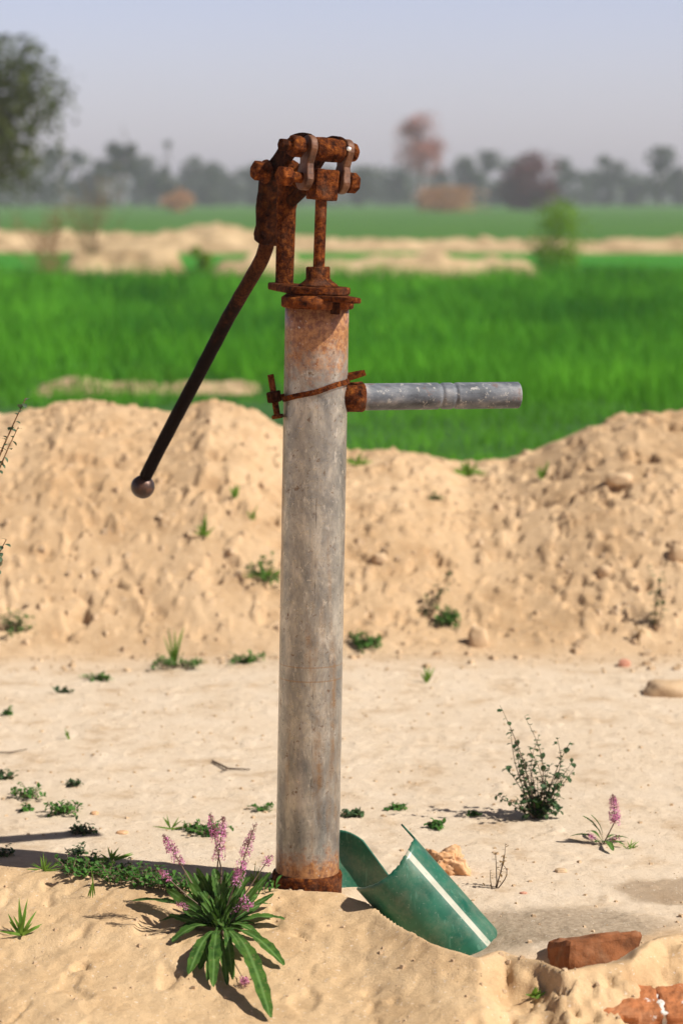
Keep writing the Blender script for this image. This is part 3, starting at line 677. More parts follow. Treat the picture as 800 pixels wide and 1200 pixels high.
# ------------------------------------------------------------------ the hand pump
def pump():
    B = at(359.5, 1050, 0); T = at(371.5, 356, 0)
    root = empty('hand_pump', (B.x, 0, 0), 'rusty hand pump with a tall grey steel pipe, long black handle and short spout', 'hand pump')
    ax = (T - B).normalized()
    def on_axis(z): return B + ax * ((z - B.z) / ax.z)
    def zof(py, Y=0.0): return at(375, py, Y).z
    PR = 0.0512
    b = MB(); L = (T - B).length
    prof = [(-0.10, PR * 1.01)] + [(L * k / 24, PR * (1.012 - 0.022 * k / 24)) for k in range(25)]
    b.tube2(B, ax, prof, 72); b.build('barrel_pipe', M['galv'], root)
    # base collar
    c = MB(); zb = zof(1020)
    p0 = on_axis(zb - 0.060)
    c.tube2(p0, ax, [(0, .0565), (.054, .0572), (.058, .0560), (.060, .0530), (.061, .050)], 64)
    c.build('base_collar', M['rust_purple'], root, rough=0.0004, rscale=90)
    # axes of the head
    ph = R(30)
    a = Vector((math.cos(ph), math.sin(ph), -0.085)).normalized()
    bb = Vector((-math.sin(ph), math.cos(ph), 0.0)).normalized()
    up = a.cross(bb).normalized()
    if up.z < 0: up = -up
    X, Y_, Z = Vector((1, 0, 0)), Vector((0, 1, 0)), Vector((0, 0, 1))
    ctr = on_axis(zof(340)); ctr.z = 0
    def hull(circles, n=28):
        pts = []
        for (cx_, cy_, r) in circles:
            for k in range(n): pts.append((cx_ + r * math.cos(2 * math.pi * k / n), cy_ + r * math.sin(2 * math.pi * k / n)))
        pts = sorted(set(pts)); 
        def half(ps):
            h = []
            for p in ps:
                while len(h) > 1 and (h[-1][0] - h[-2][0]) * (p[1] - h[-2][1]) - (h[-1][1] - h[-2][1]) * (p[0] - h[-2][0]) <= 0: h.pop()
                h.append(p)
            return h
        lo = half(pts); hi = half(pts[::-1]); return lo[:-1] + hi[:-1]
    zpl = zof(346.5)
    fl = MB(); tilt = Vector((1, 0, -0.035)).normalized(); upn = tilt.cross(Y_); upn = upn if upn.z > 0 else -upn
    fl.prism(hull([(0, 0, .052), (bb.x * .118, bb.y * .118, .0225)]), tilt, Y_, upn, ctr + Z * (zpl + 0.003), .0115)
    fl.build('cap_plate', M['rust'], root, bevel=.0025, sub=2, rough=.0006, rscale=80)
    fe = MB(); fe.prism(hull([(0, 0.0, .046), (-bb.x * .105, -bb.y * .105 + .03, .016)]), Vector((1, 0, -0.05)).normalized(), Y_, upn, ctr + Z * (zpl - 0.0065), .0088)
    fe.build('cap_ear', M['rust'], root, bevel=.002, sub=2, rough=.0006, rscale=80)
    rg = MB(); zc_ = zof(361)
    rg.tube2(ctr + Z * zc_, upn, [(0, .0545), (.002, .0575), (.0155, .0585), (.0175, .056), (.0215, .050)], 60)
    rg.build('collar_ring', M['rust_orange'], root, rough=.0008, rscale=60)
    lg = MB(); lg.box(ctr + Vector((.0285, -.052, zc_ + .006)), (Vector((1, .5, 0)), Vector((-.5, 1, 0)), Z), (.004, .010, .0135)); lg.build('lug', M['rust_dark_shade'], root, bevel=.0015)
    # boss and rod
    rodx = on_axis(zof(325)); rod_top = at(376.5, 228, 0)
    bs = MB(); zt = zof(336.0)
    bs.tube2(Vector((ctr.x + .001, 0, zt)), Z, [(0, .033), (.004, .0300), (.009, .0225), (.013, .0195), (.030, .0190), (.0315, .0175)], 44)
    bs.build('stuffing_box', M['rust_purple'], root, rough=.0007, rscale=90)
    rd = MB(); rd.tube([Vector((ctr.x + .002, 0, zt + .02)), rod_top], .0092, 24); rd.build('pump_rod', M['rust_orange'], root, rough=.0002, rscale=80)
    # crosshead block
    bc = at(378.0, 216.5, 0)
    cb = MB(); cb.box(bc, (a, bb, up), (.0203, .0165, .0240)); cb.build('crosshead', M['rust'], root, bevel=.0028, sub=4, rough=.0010, rscale=140)
    # lower pin and its nuts
    lp = at(378.5, 211, 0)
    pn = MB(); pn.tube([lp - a * .072, lp + a * .060], .0085, 20); pin = pn.build('lower_pin', M['rust'], root, rough=.0004, rscale=90)
    n1 = MB(); n1.hexnut(lp - a * .0690, a, .0165, .020, .1); n1.build('nut', M['rust_orange'], root, bevel=.0012, sub=2, rough=.0003, rscale=110)
    n2 = MB(); n2.hexnut(lp + a * .0520, a, .0170, .018, .5); n2.build('nut', M['rust'], root, bevel=.0016, sub=2, rough=.0006, rscale=110)
    # top roller and pin
    tp = at(383.5, 175.5, 0)
    ro = MB(); ro.tube2(tp - a * .0255, a, [(0, .0165), (.002, .0182), (.016, .0190), (.036, .0186), (.049, .0180), (.051, .0165)], 40)
    ro.build('roller', M['rust'], root, rough=.0007, rscale=90)
    p2 = MB(); p2.tube([tp - a * .082, tp + a * .050], .0078, 20); p2.build('upper_pin', M['rust'], root, rough=.0004, rscale=90)
    n3 = MB(); n3.hexnut(tp - a * .0565, a, .0180, .021, .25); n3.build('nut', M['rust'], root, bevel=.0016, sub=2, rough=.0007, rscale=110)
    n4 = MB(); n4.hexnut(tp - a * .0790, a, .0105, .012, .0); n4.build('nut', M['rust_dark_shade'], root, bevel=.0012, sub=2, rough=.0005, rscale=110)
    n5 = MB(); n5.tube2(tp + a * .040, a, [(0, .013), (.004, .0155), (.010, .014), (.014, .009)], 24); n5.build('pin_head', M['rust'], root, rough=.0006, rscale=110)
    # figure of eight links
    def link(s, mat, w=.0125):
        dz = (tp - lp).length; dirv = (lp - tp).normalized(); q = a.cross(dirv).normalized()
        pts = []
        r1, r2, rw = .0195, .0195, .0125
        for k in range(13):
            t_ = math.pi * k / 12; pts.append((r1 * math.cos(t_), -r1 * math.sin(t_)))   # round the top end
        pts2 = []
        for (pz, w_) in ((.35, .0145), (.5, rw), (.65, .0145)): pts2.append((-w_, dz * pz))
        bot = [(-r2 * math.cos(math.pi * k / 12), dz + r2 * math.sin(math.pi * k / 12)) for k in range(13)]
        pts3 = [(w_, dz * pz) for (pz, w_) in ((.65, .0145), (.5, rw), (.35, .0145))]
        # a link is pushed off the common centre line by s along the pins
        m = MB(); m.prism(pts + pts2 + bot + pts3, q, dirv, a, tp + a * s, w)
        return m.build('link', mat, root, bevel=.002, sub=1, rough=.0007, rscale=90)
    link(-.0395, M['link']); link(.0270, M['link'])
    wp = MB(); wc = tp + a * .034 + Vector((.004, -.0185, .004)); wp.tube2(wc, Vector((.25, -.95, .2)).normalized(), [(0, .0042), (.0012, .0036), (.0018, .002)], 14); wp.build('glint_spot', M['glint_white'], root, rough=.001, rscale=200)  # bright highlight on the right link, modelled as a small white disc
    # lever: two arched arms over the post, a channel down its far side and the socket
    fc = at(335.5, 203.5, 0.10)
    rel = fc - tp; fb, fz = rel.dot(bb), rel.z
    def plane_pt(s, b_, z_): return tp + a * s + bb * b_ + Z * z_
    def arm(s):
        n = 14; top = []; bot = []
        for k in range(n + 1):
            t_ = k / n
            cb_ = fb * t_; cz = fz * t_ + .021 * math.sin(math.pi * t_ ** 0.9)
            w_ = .0155 + .004 * abs(t_ - .5) * 2
            tb_ = fb; tz_ = fz + .021 * math.pi * math.cos(math.pi * t_); l = math.hypot(tb_, tz_)
            nb, nz = -tz_ / l, tb_ / l
            top.append((cb_ + nb * w_, cz + nz * w_)); bot.append((cb_ - nb * w_, cz - nz * w_))
        pts = top + [(fb + .019, fz + .004), (fb + .017, fz - .014)] + bot[::-1] + [(-.017, -.008), (-.019, .004)]
        m = MB(); m.prism(pts, bb, Z, a, tp + a * s, .009); return m.build('lever_arm', M['rust_dark_shade'], lever, bevel=.002, sub=1, rough=.0008, rscale=70)
    # channel
    sock_top = at(318, 207, .145); sock_mid = at(314, 245, .165); sock = at(313, 284, .185)
    m = MB()
    def ring(c, ha, hb, dirv):
        q = a.cross(dirv).normalized(); out = []
        for k in range(16):
            t_ = 2 * math.pi * k / 16; cc, ss = math.cos(t_), math.sin(t_)
            out.append(c + a * (math.copysign(abs(cc) ** .55, cc) * ha) + q * (math.copysign(abs(ss) ** .55, ss) * hb))
        return out
    dv = (sock - sock_top).normalized(); rings = [ring(sock_top - dv * .012, .012, .006, dv), ring(sock_top, .0195, .012, dv), ring(sock_top.lerp(sock, .25), .0205, .013, dv), ring(sock_mid, .0200, .0135, dv), ring(sock_top.lerp(sock, .78), .0200, .0145, dv), ring(sock - dv * .010, .0215, .0170, dv), ring(sock, .0210, .0165, dv)]
    vs = [p for rg_ in rings for p in rg_]; fs = [(i * 16 + k, i * 16 + (k + 1) % 16, (i + 1) * 16 + (k + 1) % 16, (i + 1) * 16 + k) for i in range(len(rings) - 1) for k in range(16)]
    fs.append(tuple(range(16))); fs.append(tuple((len(rings) - 1) * 16 + k for k in reversed(range(16))))
    m.add(vs, fs)
    lever = m.build('lever', M['rust_dark_shade'], root, sub=2, rough=.0009, rscale=70)
    tag(lever, 'dark rusted lever casting, shade painted into its colour, holding the black handle')
    arm(-.0345); arm(.0235)
    n6 = MB(); n6.hexnut(fc - a * .0500, a, .0165, .020, .35); n6.build('nut', M['rust'], root, bevel=.0016, sub=2, rough=.0007, rscale=110)
    n7 = MB(); n7.tube2(fc - a * .060, a, [(0, .0085), (.004, .0095), (.10, .0095), (.105, .0085)], 20); n7.build('fulcrum_pin', M['rust_dark_shade'], root)
    n8 = MB(); n8.tube2(fc - a * .041, a, [(0, .0185), (.0035, .0195), (.006, .0185)], 28); n8.build('washer', M['rust'], root)
    # handle
    pts = []
    ctrl = [(314, 274), (311.5, 290), (306, 305), (296, 323), (283, 345), (266, 375), (240, 425), (210, 482), (185, 530), (171, 558)]
    for px, py in ctrl: pts.append(at(px, py, .185 + (313 - px) / F * 4.2 * 1.73))
    dense = []
    for i in range(len(pts) - 1):
        p0_, p1_, p2_, p3_ = pts[max(i - 1, 0)], pts[i], pts[i + 1], pts[min(i + 2, len(pts) - 1)]
        for k in range(6):
            t_ = k / 6; dense.append(0.5 * ((2 * p1_) + (p2_ - p0_) * t_ + (2 * p0_ - 5 * p1_ + 4 * p2_ - p3_) * t_ ** 2 + (3 * p1_ - p0_ - 3 * p2_ + p3_) * t_ ** 3))
    dense.append(pts[-1])
    h = MB(); h.tube(dense, [.0126 - .0010 * i / len(dense) for i in range(len(dense))], 24)
    hd = h.build('handle_rod', M['handle'], root, rough=.0005, rscale=50)
    kb = MB(); kc = at(167.5, 570.5, .185 + (313 - 167.5) / F * 4.2 * 1.73); kd = (dense[-1] - dense[-8]).normalized()
    kb.tube2(kc - kd * .0215, kd, [(.0215 - .0215 * math.cos(math.pi * k / 24), .0215 * math.sin(math.pi * k / 24) + .0005) for k in range(25)], 36)
    kb.build('knob', M['knob'], hd, rough=.0005, rscale=70)
    # post
    pb = at(333.0, 336, .102); pt = at(336.5, 206, .102)
    m = MB(); dv = (pt - pb).normalized()
    def pring(c, ha, hb):
        out = []
        for k in range(20):
            t_ = 2 * math.pi * k / 20; cc, ss = math.cos(t_), math.sin(t_)
            out.append(c + X * (math.copysign(abs(cc) ** .75, cc) * ha) + Y_ * (math.copysign(abs(ss) ** .75, ss) * hb))
        return out
    spec = [(0, .0160, .014, 0), (.05, .0148, .012, 0), (.4, .0150, .012, 0), (.70, .0160, .012, 0), (.80, .0175, .013, .001), (.90, .0200, .0145, .005), (1.0, .021, .016, .005), (1.10, .0170, .014, .004), (1.14, .008, .008, .003)]
    rings = [pring(pb + (pt - pb) * t_ + X * dx, ha, hb) for (t_, ha, hb, dx) in spec]
    vs = [p for rg_ in rings for p in rg_]; fs = [(i * 20 + k, i * 20 + (k + 1) % 20, (i + 1) * 20 + (k + 1) % 20, (i + 1) * 20 + k) for i in range(len(rings) - 1) for k in range(20)]
    fs.append(tuple(reversed(range(20)))); fs.append(tuple((len(rings) - 1) * 20 + k for k in range(20)))
    m.add(vs, fs); m.build('fulcrum_post', M['rust_purple'], root, sub=2, rough=.0009, rscale=80)
    # brace between the post head and the crosshead side
    m = MB(); m.tube([at(341, 236, .09), at(352, 226, .07), at(362, 219, .045)], [.010, .0095, .007], 12); m.build('brace', M['rust_dark_shade'], root, rough=.0006, rscale=80)
    # band clamp
    zc1 = at(370, 456, 0).z; cc = on_axis(zc1)
    nrm = Vector((0.27, 0.05, 1)).normalized(); e1 = Vector((1, 0, -0.27)).normalized(); e1 = (e1 - nrm * e1.dot(nrm)).normalized() ; e2 = nrm.cross(e1)
    e1 = Vector((1, 0, 0.275)).normalized(); nrm = Vector((-0.275, 0.0, 1)).normalized(); e2 = nrm.cross(e1)
    m = MB(); n = 64; vs = []
    for k in range(n):
        t_ = 2 * math.pi * k / n; wob = .0008 * math.sin(5 * t_)
        for (r_, hz) in ((PR + .0005, -.0042), (PR + .0030, -.0042), (PR + .0030, .0042), (PR + .0005, .0042)):
            vs.append(cc + e1 * (r_ * 1.035 * math.cos(t_)) + e2 * (r_ * math.sin(t_)) + nrm * (hz + wob))
    fs = [(k * 4 + j, k * 4 + (j + 1) % 4, ((k + 1) % n) * 4 + (j + 1) % 4, ((k + 1) % n) * 4 + j) for k in range(n) for j in range(4)]
    m.add(vs, fs, True)
    m.box(at(417.5, 440.0, -.008), (Vector((1, 0, .33)), Y_, Vector((-.33, 0, 1))), (.0150, .0016, .0048))
    m.box(at(416.0, 438.5, .004), (Vector((1, 0, .20)), Y_, Vector((-.2, 0, 1))), (.0120, .0016, .0045))
    m.box(at(329.5, 465.5, -.010), (Vector((1, 0, .15)), Y_, Vector((-.15, 0, 1))), (.0115, .0018, .0050))
    cl = m.build('pipe_clamp', M['rust'], root, sub=1, rough=.0005, rscale=160)
    bo = MB(); b0, b1 = at(325.5, 490, -.012), at(316.8, 439, -.012); bo.tube([b0, b1], .0050, 16)
    bolt = bo.build('clamp_bolt', M['rust'], cl, rough=.0006, rscale=160)
    bh = MB(); bh.hexnut(at(325.2, 488, -.012), (b1 - b0), .0098, .006); bh.build('bolt_head', M['rust'], cl, bevel=.001, rough=.0003)
    nt = MB(); nt.hexnut(at(321.0, 465.0, -.012), (b1 - b0), .0118, .0175, .2); nt.build('nut', M['rust_dark_shade'], cl, bevel=.0014, sub=1, rough=.0006, rscale=140)
    # spout
    s0 = at(395, 465.5, 0.0); s1 = at(606, 463.0, 0.085); sd = (s1 - s0).normalized(); SL = (s1 - s0).length
    cp = MB(); cp.tube2(s0, sd, [(0, .0235), (.030, .0240), (.040, .0245), (.0425, .0232), (.043, .0215)], 44); 
    sp = MB(); prof = []
    for k in range(160):
        d_ = .036 + (SL - .036) * k / 159; r_ = .0216
        for g0 in (.172, .195):
            r_ -= .0022 * math.exp(-((d_ - g0) / .0028) ** 2)
        prof.append((d_, r_))
    prof += [(SL + .0008, .0208), (SL + .0005, .0185), (SL - .05, .0183)]
    sp.tube2(s0, sd, prof, 52)
    spo = sp.build('spout', M['spout'], root, rough=.0002, rscale=60)
    cp.build('coupling', M['rust'], spo, rough=.0006, rscale=90)
    return root
M['link'] = rust_material('worn_link', 0.3, 0.9)
def link_mat():
    t = NT('worn_link_metal'); n = t.noise(45, 5, 0.65); f = t.noise(150, 4, 0.7); w = t.noise(28, 3)
    c = t.ramp(n, [(0.38, (0.06, 0.024, 0.011)), (0.52, (0.15, 0.060, 0.026)), (0.70, (0.22, 0.14, 0.085))])
    c = t.mix(t.ramp(f, [(0.35, 0.6), (0.5, 0.0)]), c, (0.15, 0.05, 0.02))
    return t.done(c, 0.6, 0.15, t.bump(t.math('ADD', n, f), 0.5, 0.0015), 0.5)
M['link'] = link_mat()
def knob_mat():
    t = NT('knob_iron'); n = t.noise(40, 5, 0.7)
    c = t.ramp(n, [(0.35, (0.030, 0.026, 0.026)), (0.55, (0.07, 0.04, 0.03)), (0.7, (0.16, 0.07, 0.04))])
    return t.done(c, t.ramp(n, [(0.3, 0.28), (0.7, 0.5)]), 0.5, t.bump(n, 0.5, 0.002), 0.6)
M['knob'] = knob_mat()
pump()

# ------------------------------------------------------------------ broken green pipe
def shell(name, A, B_, r, a0, a1, label, mat, stripe=None, cut=None, squash=1.0, thick=.0028, view=None, taper=1.0):
    axd = (B_ - A).normalized(); L = (B_ - A).length
    vw = (view or (CAM - A)).normalized(); e1 = (vw - axd * vw.dot(axd)).normalized(); e2 = axd.cross(e1)   # e1 towards the viewer
    na, nl = 72, 30; vs = []; st = []
    for side in (0, 1):
        rr = r - thick * side
        for j in range(nl + 1):
            for i in range(na + 1):
                u = i / na; t_ = R(a0 + (a1 - a0) * u)
                c0 = cut(u) if cut else 0.0
                d_ = c0 + (L - c0) * j / nl
                k = 1 + (taper - 1) * j / nl
                p = A + axd * d_ + e1 * (rr * k * squash * math.cos(t_)) + e2 * (rr * k * math.sin(t_))
                p += e1 * .0012 * mnoise.noise(p * 25)
                vs.append(p)
                st.append(0.0 if stripe is None else max(0.0, min(1.0, 0.5 + (stripe[1] - abs(math.degrees(t_) - stripe[0])) / 3.5)))
    W = na + 1; N = (nl + 1) * W; fs = []
    for j in range(nl):
        for i in range(na):
            q = j * W + i; fs.append((q, q + 1, q + W + 1, q + W)); fs.append((N + q, N + q + W, N + q + W + 1, N + q + 1))
    for i in range(na):
        fs.append((i, N + i, N + i + 1, i + 1)); q = nl * W + i; fs.append((q, q + 1, N + q + 1, N + q))
    for j in range(nl):
        q = j * W; fs.append((q, q + W, N + q + W, N + q)); q = j * W + na; fs.append((q, N + q, N + q + W, q + W))
    m = MB(); m.add(vs, fs); o = m.build(name, mat)
    at_ = o.data.attributes.new('stripe', 'FLOAT', 'POINT'); at_.data.foreach_set('value', st)
    return o
YS = -0.185
o = shell('broken_pipe', at(453, 1013, YS), at(566, 1140, YS - .01), .0605, -98, 104,
      None, M['plastic'], stripe=(-36, 5.0), cut=lambda u: -0.030 * max(0, (0.06 - u) / 0.06) ** 1.0 - 0.004 * math.sin(u * 9) + .0022 * mnoise.noise(Vector((u * 30, 3, 0))) + .001 * mnoise.noise(Vector((u * 90, 3, 0))), taper=1.0)
tag(o, 'large green plastic pipe half with a pale stripe, stuck slanting into the sand', 'broken pipe')
o = shell('broken_pipe', at(384, 985, .006), at(462, 1091, -.012), .0605, 128, 232, None, M['plastic_in'], cut=lambda u: 0.006 * math.sin(u * 5) + 0.045 * max(0, (u - .62) / .38) ** 1.7 + .001 * mnoise.noise(Vector((u * 60, 1, 0))))
tag(o, 'smaller dark green plastic shard showing its inside between the pump pipe and striped half', 'broken pipe')

# ------------------------------------------------------------------ bricks, stones
def rock(name, px, py, w, h, mat, label, cat, seed, depth=None, sink=0.3, sub=3, jag=0.25, yaw=0.0):
    g = gp(px, py); D = g.y + D0; s = D / F; W = w * s / 2; Hh = h * s / 2; Dp = (depth or w * .8) * s / 2
    import bmesh
    bm = bmesh.new(); bmesh.ops.create_icosphere(bm, subdivisions=sub, radius=1)
    for v in bm.verts:
        p = v.co.copy(); k = 1 + jag * (mnoise.noise(p * 1.3 + Vector((seed, 0, 0))) + .5 * mnoise.noise(p * 3.1 + Vector((seed, 5, 0)))+ .25 * mnoise.noise(p * 8 + Vector((seed, 5, 0))))
        p = Vector([math.copysign(abs(q) ** 0.75, q) for q in p]) * k
        v.co = Matrix.Rotation(yaw, 3, 'Z') @ Vector((p.x * W, p.y * Dp, p.z * Hh))
    me = bpy.data.meshes.new(name); bm.to_mesh(me); bm.free(); me.polygons.foreach_set('use_smooth', [True] * len(me.polygons))
    me.materials.append(mat); o = bpy.data.objects.new(name, me); col.objects.link(o)
    o.location = (g.x, g.y + Dp * .3, g.z + Hh * (1 - 2 * sink)); return tag(o, label, cat)
rock('stone', 525, 1024, 44, 36, M['clod'], 'crumbly orange brick lump on the sand beside the striped green pipe', 'brick lump', 3, sink=.2, sub=5, jag=.55)
rock('stone', 731, 781, 14, 12, M['redstone'], 'small red pebble at the foot of the bank at right', 'pebble', 4)
rock('stone', 786, 814, 62, 24, M['stone'], 'flat pale slab of stone by the right edge of the yard', 'stone', 5, jag=.2, sink=.35)
rock('stone', 560, 756, 24, 30, M['soil_clod'] if 'soil_clod' in M else M['stone'], 'pale round clod at the foot of the bank right of the pump', 'clod', 6)
rock('stone', 445, 658, 18, 14, M['stone'], 'pale clod halfway up the bank just right of the pipe', 'clod', 7)
rock('stone', 707, 672, 16, 14, M['stone'], 'pale clod halfway up the bank left of the climbing weed', 'clod', 8)
rock('stone', 795, 655, 26, 24, M['stone'], 'pale clod on the bank cut by the right edge', 'clod', 9)
rock('stone', 726, 566, 30, 18, M['stone'], 'long pale clod near the top of the bank beside dark pits', 'clod', 10)
rock('stone', 144, 977, 14, 5, M['clod'], 'thin orange brick chip lying on the yard left of the flowers', 'brick chip', 11)
rock('stone', 111, 955, 10, 6, M['clod'], 'tiny orange pebble right of the wide green weed clump', 'pebble', 12)
rock('stone', 657, 1022, 14, 6, M['stone'], 'small clod beside the hollow right of the dry weed', 'clod', 13)
rock('stone', 613, 1048, 9, 4, M['redstone'], 'tiny reddish chip in front of the dry weed', 'chip', 14)
def scatter(label):
    r = np.random.default_rng(12); m = MB()
    base = [(-1, -1, -1), (1, -1, -1), (1, 1, -1), (-1, 1, -1), (-.7, -.6, .8), (.6, -.7, .9), (.7, .6, .7), (-.6, .7, .8)]
    fs = [(0, 3, 2, 1), (4, 5, 6, 7), (0, 1, 5, 4), (1, 2, 6, 5), (2, 3, 7, 6), (3, 0, 4, 7)]
    n = 4200; xs = r.uniform(-1.3, 1.5, n); ys = np.concatenate([r.uniform(-0.65, 1.95, 3000), 1.95 + 1.1 * r.uniform(0, 1, 1200) ** 1.3])
    zs = terrain(xs, ys)
    for x, y, z in zip(xs, ys, zs):
        s = 0.0011 + 0.0034 * r.uniform() ** 4
        if y > 1.8: s = (0.0028 + 0.009 * r.uniform() ** 5) * (1.25 if x > .4 else 1)
        if x > .15 and y < -.1: s *= 1.1
        rot = Matrix.Rotation(r.uniform(0, 6.28), 3, 'Z'); j = [Vector((b[0] * r.uniform(.6, 1.2), b[1] * r.uniform(.6, 1.2), b[2] * r.uniform(.5, .9))) for b in base]
        m.add([rot @ (v * s) + Vector((x, y, z + s * .2)) for v in j], fs, True)
    o = m.build('soil_crumbs', M['crumb']); tag(o, 'loose crumbs and grit strewn over the yard and the bank', 'crumbs', kind='stuff')
M['crumb'] = simple('crumb', (0.42, 0.285, 0.165), (0.60, 0.44, 0.28), 0.95, 7)
scatter('')
def brick():
    root_c = atz(697, 1122, .004)
    m = MB(); yaw = R(20); e = (Vector((math.cos(yaw), math.sin(yaw), .02)), Vector((-math.sin(yaw), math.cos(yaw), -.34)), Vector((.1, .32, 1)))
    c = atz(697, 1129, -.003) + Vector((0, .035, -.014))
    m.box(c, e, (.062, .045, .045))
    o = m.build('brick', M['brick'], bevel=.011, sub=5, rough=.0060, rscale=24)
    tag(o, 'broken orange brick lying half buried in a hollow of the sand', 'brick')
brick()
def brick_course():
    c0 = atz(700, 1196, -.02); 
    root = empty('brick_edging', (c0.x, c0.y, -.08), 'row of buried orange bricks with white lime patches at the bottom right corner', 'brick edging')
    for (x0, x1, tilt, dz) in ((697, 772, .02, 0.0), (776, 850, .06, .002), (853, 930, .03, -.004)):
        a0, a1 = atz(x0, 1196, -.02), atz(x1, 1192, -.02); cc = (a0 + a1) / 2 + Vector((0, .025, -.012 + dz))
        m = MB(); w = (a1 - a0).length / 2
        m.box(cc, (Vector((1, .06, tilt)), Vector((-.06, 1, .15)), Vector((0, -.15, 1))), (w, .045, .034))
        b = m.build('brick', M['brick_lime'], root, bevel=.005, sub=4, rough=.004, rscale=45)
    m = MB(); cc = atz(774, 1193, -.02) + Vector((0, .02, -.012)); m.box(cc, (Vector((1, .06, 0)), Vector((-.06, 1, .1)), Vector((0, -.1, 1))), (.006, .04, .032))
    m.build('mortar', M['mortar'], root, bevel=.003, sub=4, rough=.003, rscale=60)
M['mortar'] = simple('lime_mortar', (0.62, 0.56, 0.48), (0.80, 0.77, 0.71), 0.95, 60, bump=.6, bd=.003)
brick_course()

# ------------------------------------------------------------------ plants
def leafstrip(m, base, tip, w, up=Vector((0, 0, 1)), curve=.15, fold=.25, ruffle=.0, seg=9, shape=.62, r=random):
    """a strap shaped leaf from base to tip with a folded midrib, narrowing to its stalk"""
    d = tip - base; L = d.length; t0 = d.normalized()
    side = t0.cross(up)
    if side.length < .1: side = t0.cross(Vector((0, 1, 0)))
    side.normalize(); n = side.cross(t0).normalized(); ph = r.uniform(0, 6)
    vs = []
    for k in range(seg + 1):
        t_ = k / seg
        c = base + d * t_ + n * (math.sin(math.pi * t_) * curve * L)
        if shape > .7:      # spoon shaped: narrow stalk, widest near a blunt tip, slightly toothed
            e_ = min(1, max(0, (t_ - .12) / .56)); ww = w * .5 * ((.14 + .86 * e_ * e_ * (3 - 2 * e_)) if t_ < .70 else math.sqrt(max(0, 1 - ((t_ - .70) / .305) ** 2)))
            ww *= 1 + (.10 if k % 2 else -.06)
        else:
            ww = w * (math.sin(math.pi * min(1, t_ ** (math.log(.5) / math.log(shape)))) ** .75) * .5 + w * .05 * (1 - t_)
        rf = ruffle * math.sin(t_ * 22 + ph) * w
        vs += [c + side * ww + n * (fold * ww + rf), c, c - side * ww + n * (fold * ww - rf)]
    fs = []
    for k in range(seg):
        q = k * 3; fs += [(q, q + 1, q + 4, q + 3), (q + 1, q + 2, q + 5, q + 4)]
    m.add(vs, fs)
def spike(stem_m, pet_m, bud_m, base, top, length, rad, n, r):
    """flower spike: stem from base to top; its upper length set with small petals, buds at the tip"""
    mid = base.lerp(top, .5) + Vector((r.gauss(0, .004), r.gauss(0, .003), 0))
    stem_m.tube([base, mid, top], [.0013, .0011, .0006], 6)
    d = (top - mid).normalized()
    for i in range(n):
        t_ = r.uniform(0, 1); p = top - d * (length * t_); a_ = r.uniform(0, 6.283)
        rr = rad * (0.35 + .65 * min(1, t_ * 2.2)) * r.uniform(.5, 1.1)
        o_ = Vector((math.cos(a_), math.sin(a_), r.uniform(-.3, .4))) * rr; c = p + o_
        s = .0024 * r.uniform(.7, 1.35) * (0.6 if t_ < .12 else 1)
        tgt = bud_m if (t_ < .14 or r.random() < .22) else pet_m
        u_ = o_.normalized(); v_ = u_.cross(Vector((r.gauss(0, 1), r.gauss(0, 1), r.gauss(0, 1)))).normalized(); w_ = u_.cross(v_)
        for (k1, k2) in ((1, .35), (-.4, .9), (-.5, -.8)):
            q = (v_ * k1 + w_ * k2) * s * 1.2
            tgt.add([c, c + q + u_ * s * .5 + w_ * s * .4, c + q * 1.5, c + q + u_ * s * .3 - w_ * s * .4], [(0, 1, 2, 3)], True)
        if i % 3 == 0: stem_m.tube([p, c], [.0005, .0004], 4, cap=False)

def z5(X_, Y_): return 60 + X_ / 2.857, 930 + Y_ / 2.857
def spike_part(root, base, top, length, rad, n, r):
    S, P_, Bd = MB(), MB(), MB(); spike(S, P_, Bd, base, top, length, rad, n, r)
    st = S.build('flower_stalk', M['stem'], root); P_.build('petals', M['petal'], st)
    if Bd.v: Bd.build('buds', M['petal_dark'], st)
def rib(o):
    a = o.data.attributes.new('rib', 'FLOAT', 'POINT'); a.data.foreach_set('value', [1.0 if i % 3 == 1 else 0.0 for i in range(len(o.data.vertices))]); return o
def ribmat():
    m = leafmat('veined_leaf', (0.028, 0.080, 0.015), (0.080, 0.165, 0.028), 0.18, 70, .65, spot=(.17, .17, .06)); nt = m.node_tree
    p = nt.nodes['Principled BSDF']; src = p.inputs['Base Color'].links[0].from_socket
    at_ = nt.nodes.new('ShaderNodeAttribute'); at_.attribute_name = 'rib'; rp = nt.nodes.new('ShaderNodeValToRGB'); rp.color_ramp.elements[0].position = .72; rp.color_ramp.elements[1].position = .95; rp.color_ramp.elements[1].color = (.7, .7, .7, 1)
    nt.links.new(at_.outputs['Fac'], rp.inputs[0]); mx = nt.nodes.new('ShaderNodeMix'); mx.data_type = 'RGBA'
    nt.links.new(rp.outputs[0], mx.inputs[0]); nt.links.new(src, mx.inputs[6]); mx.inputs[7].default_value = (.17, .30, .09, 1); nt.links.new(mx.outputs[2], p.inputs['Base Color']); return m
M['leaf_rib'] = ribmat()
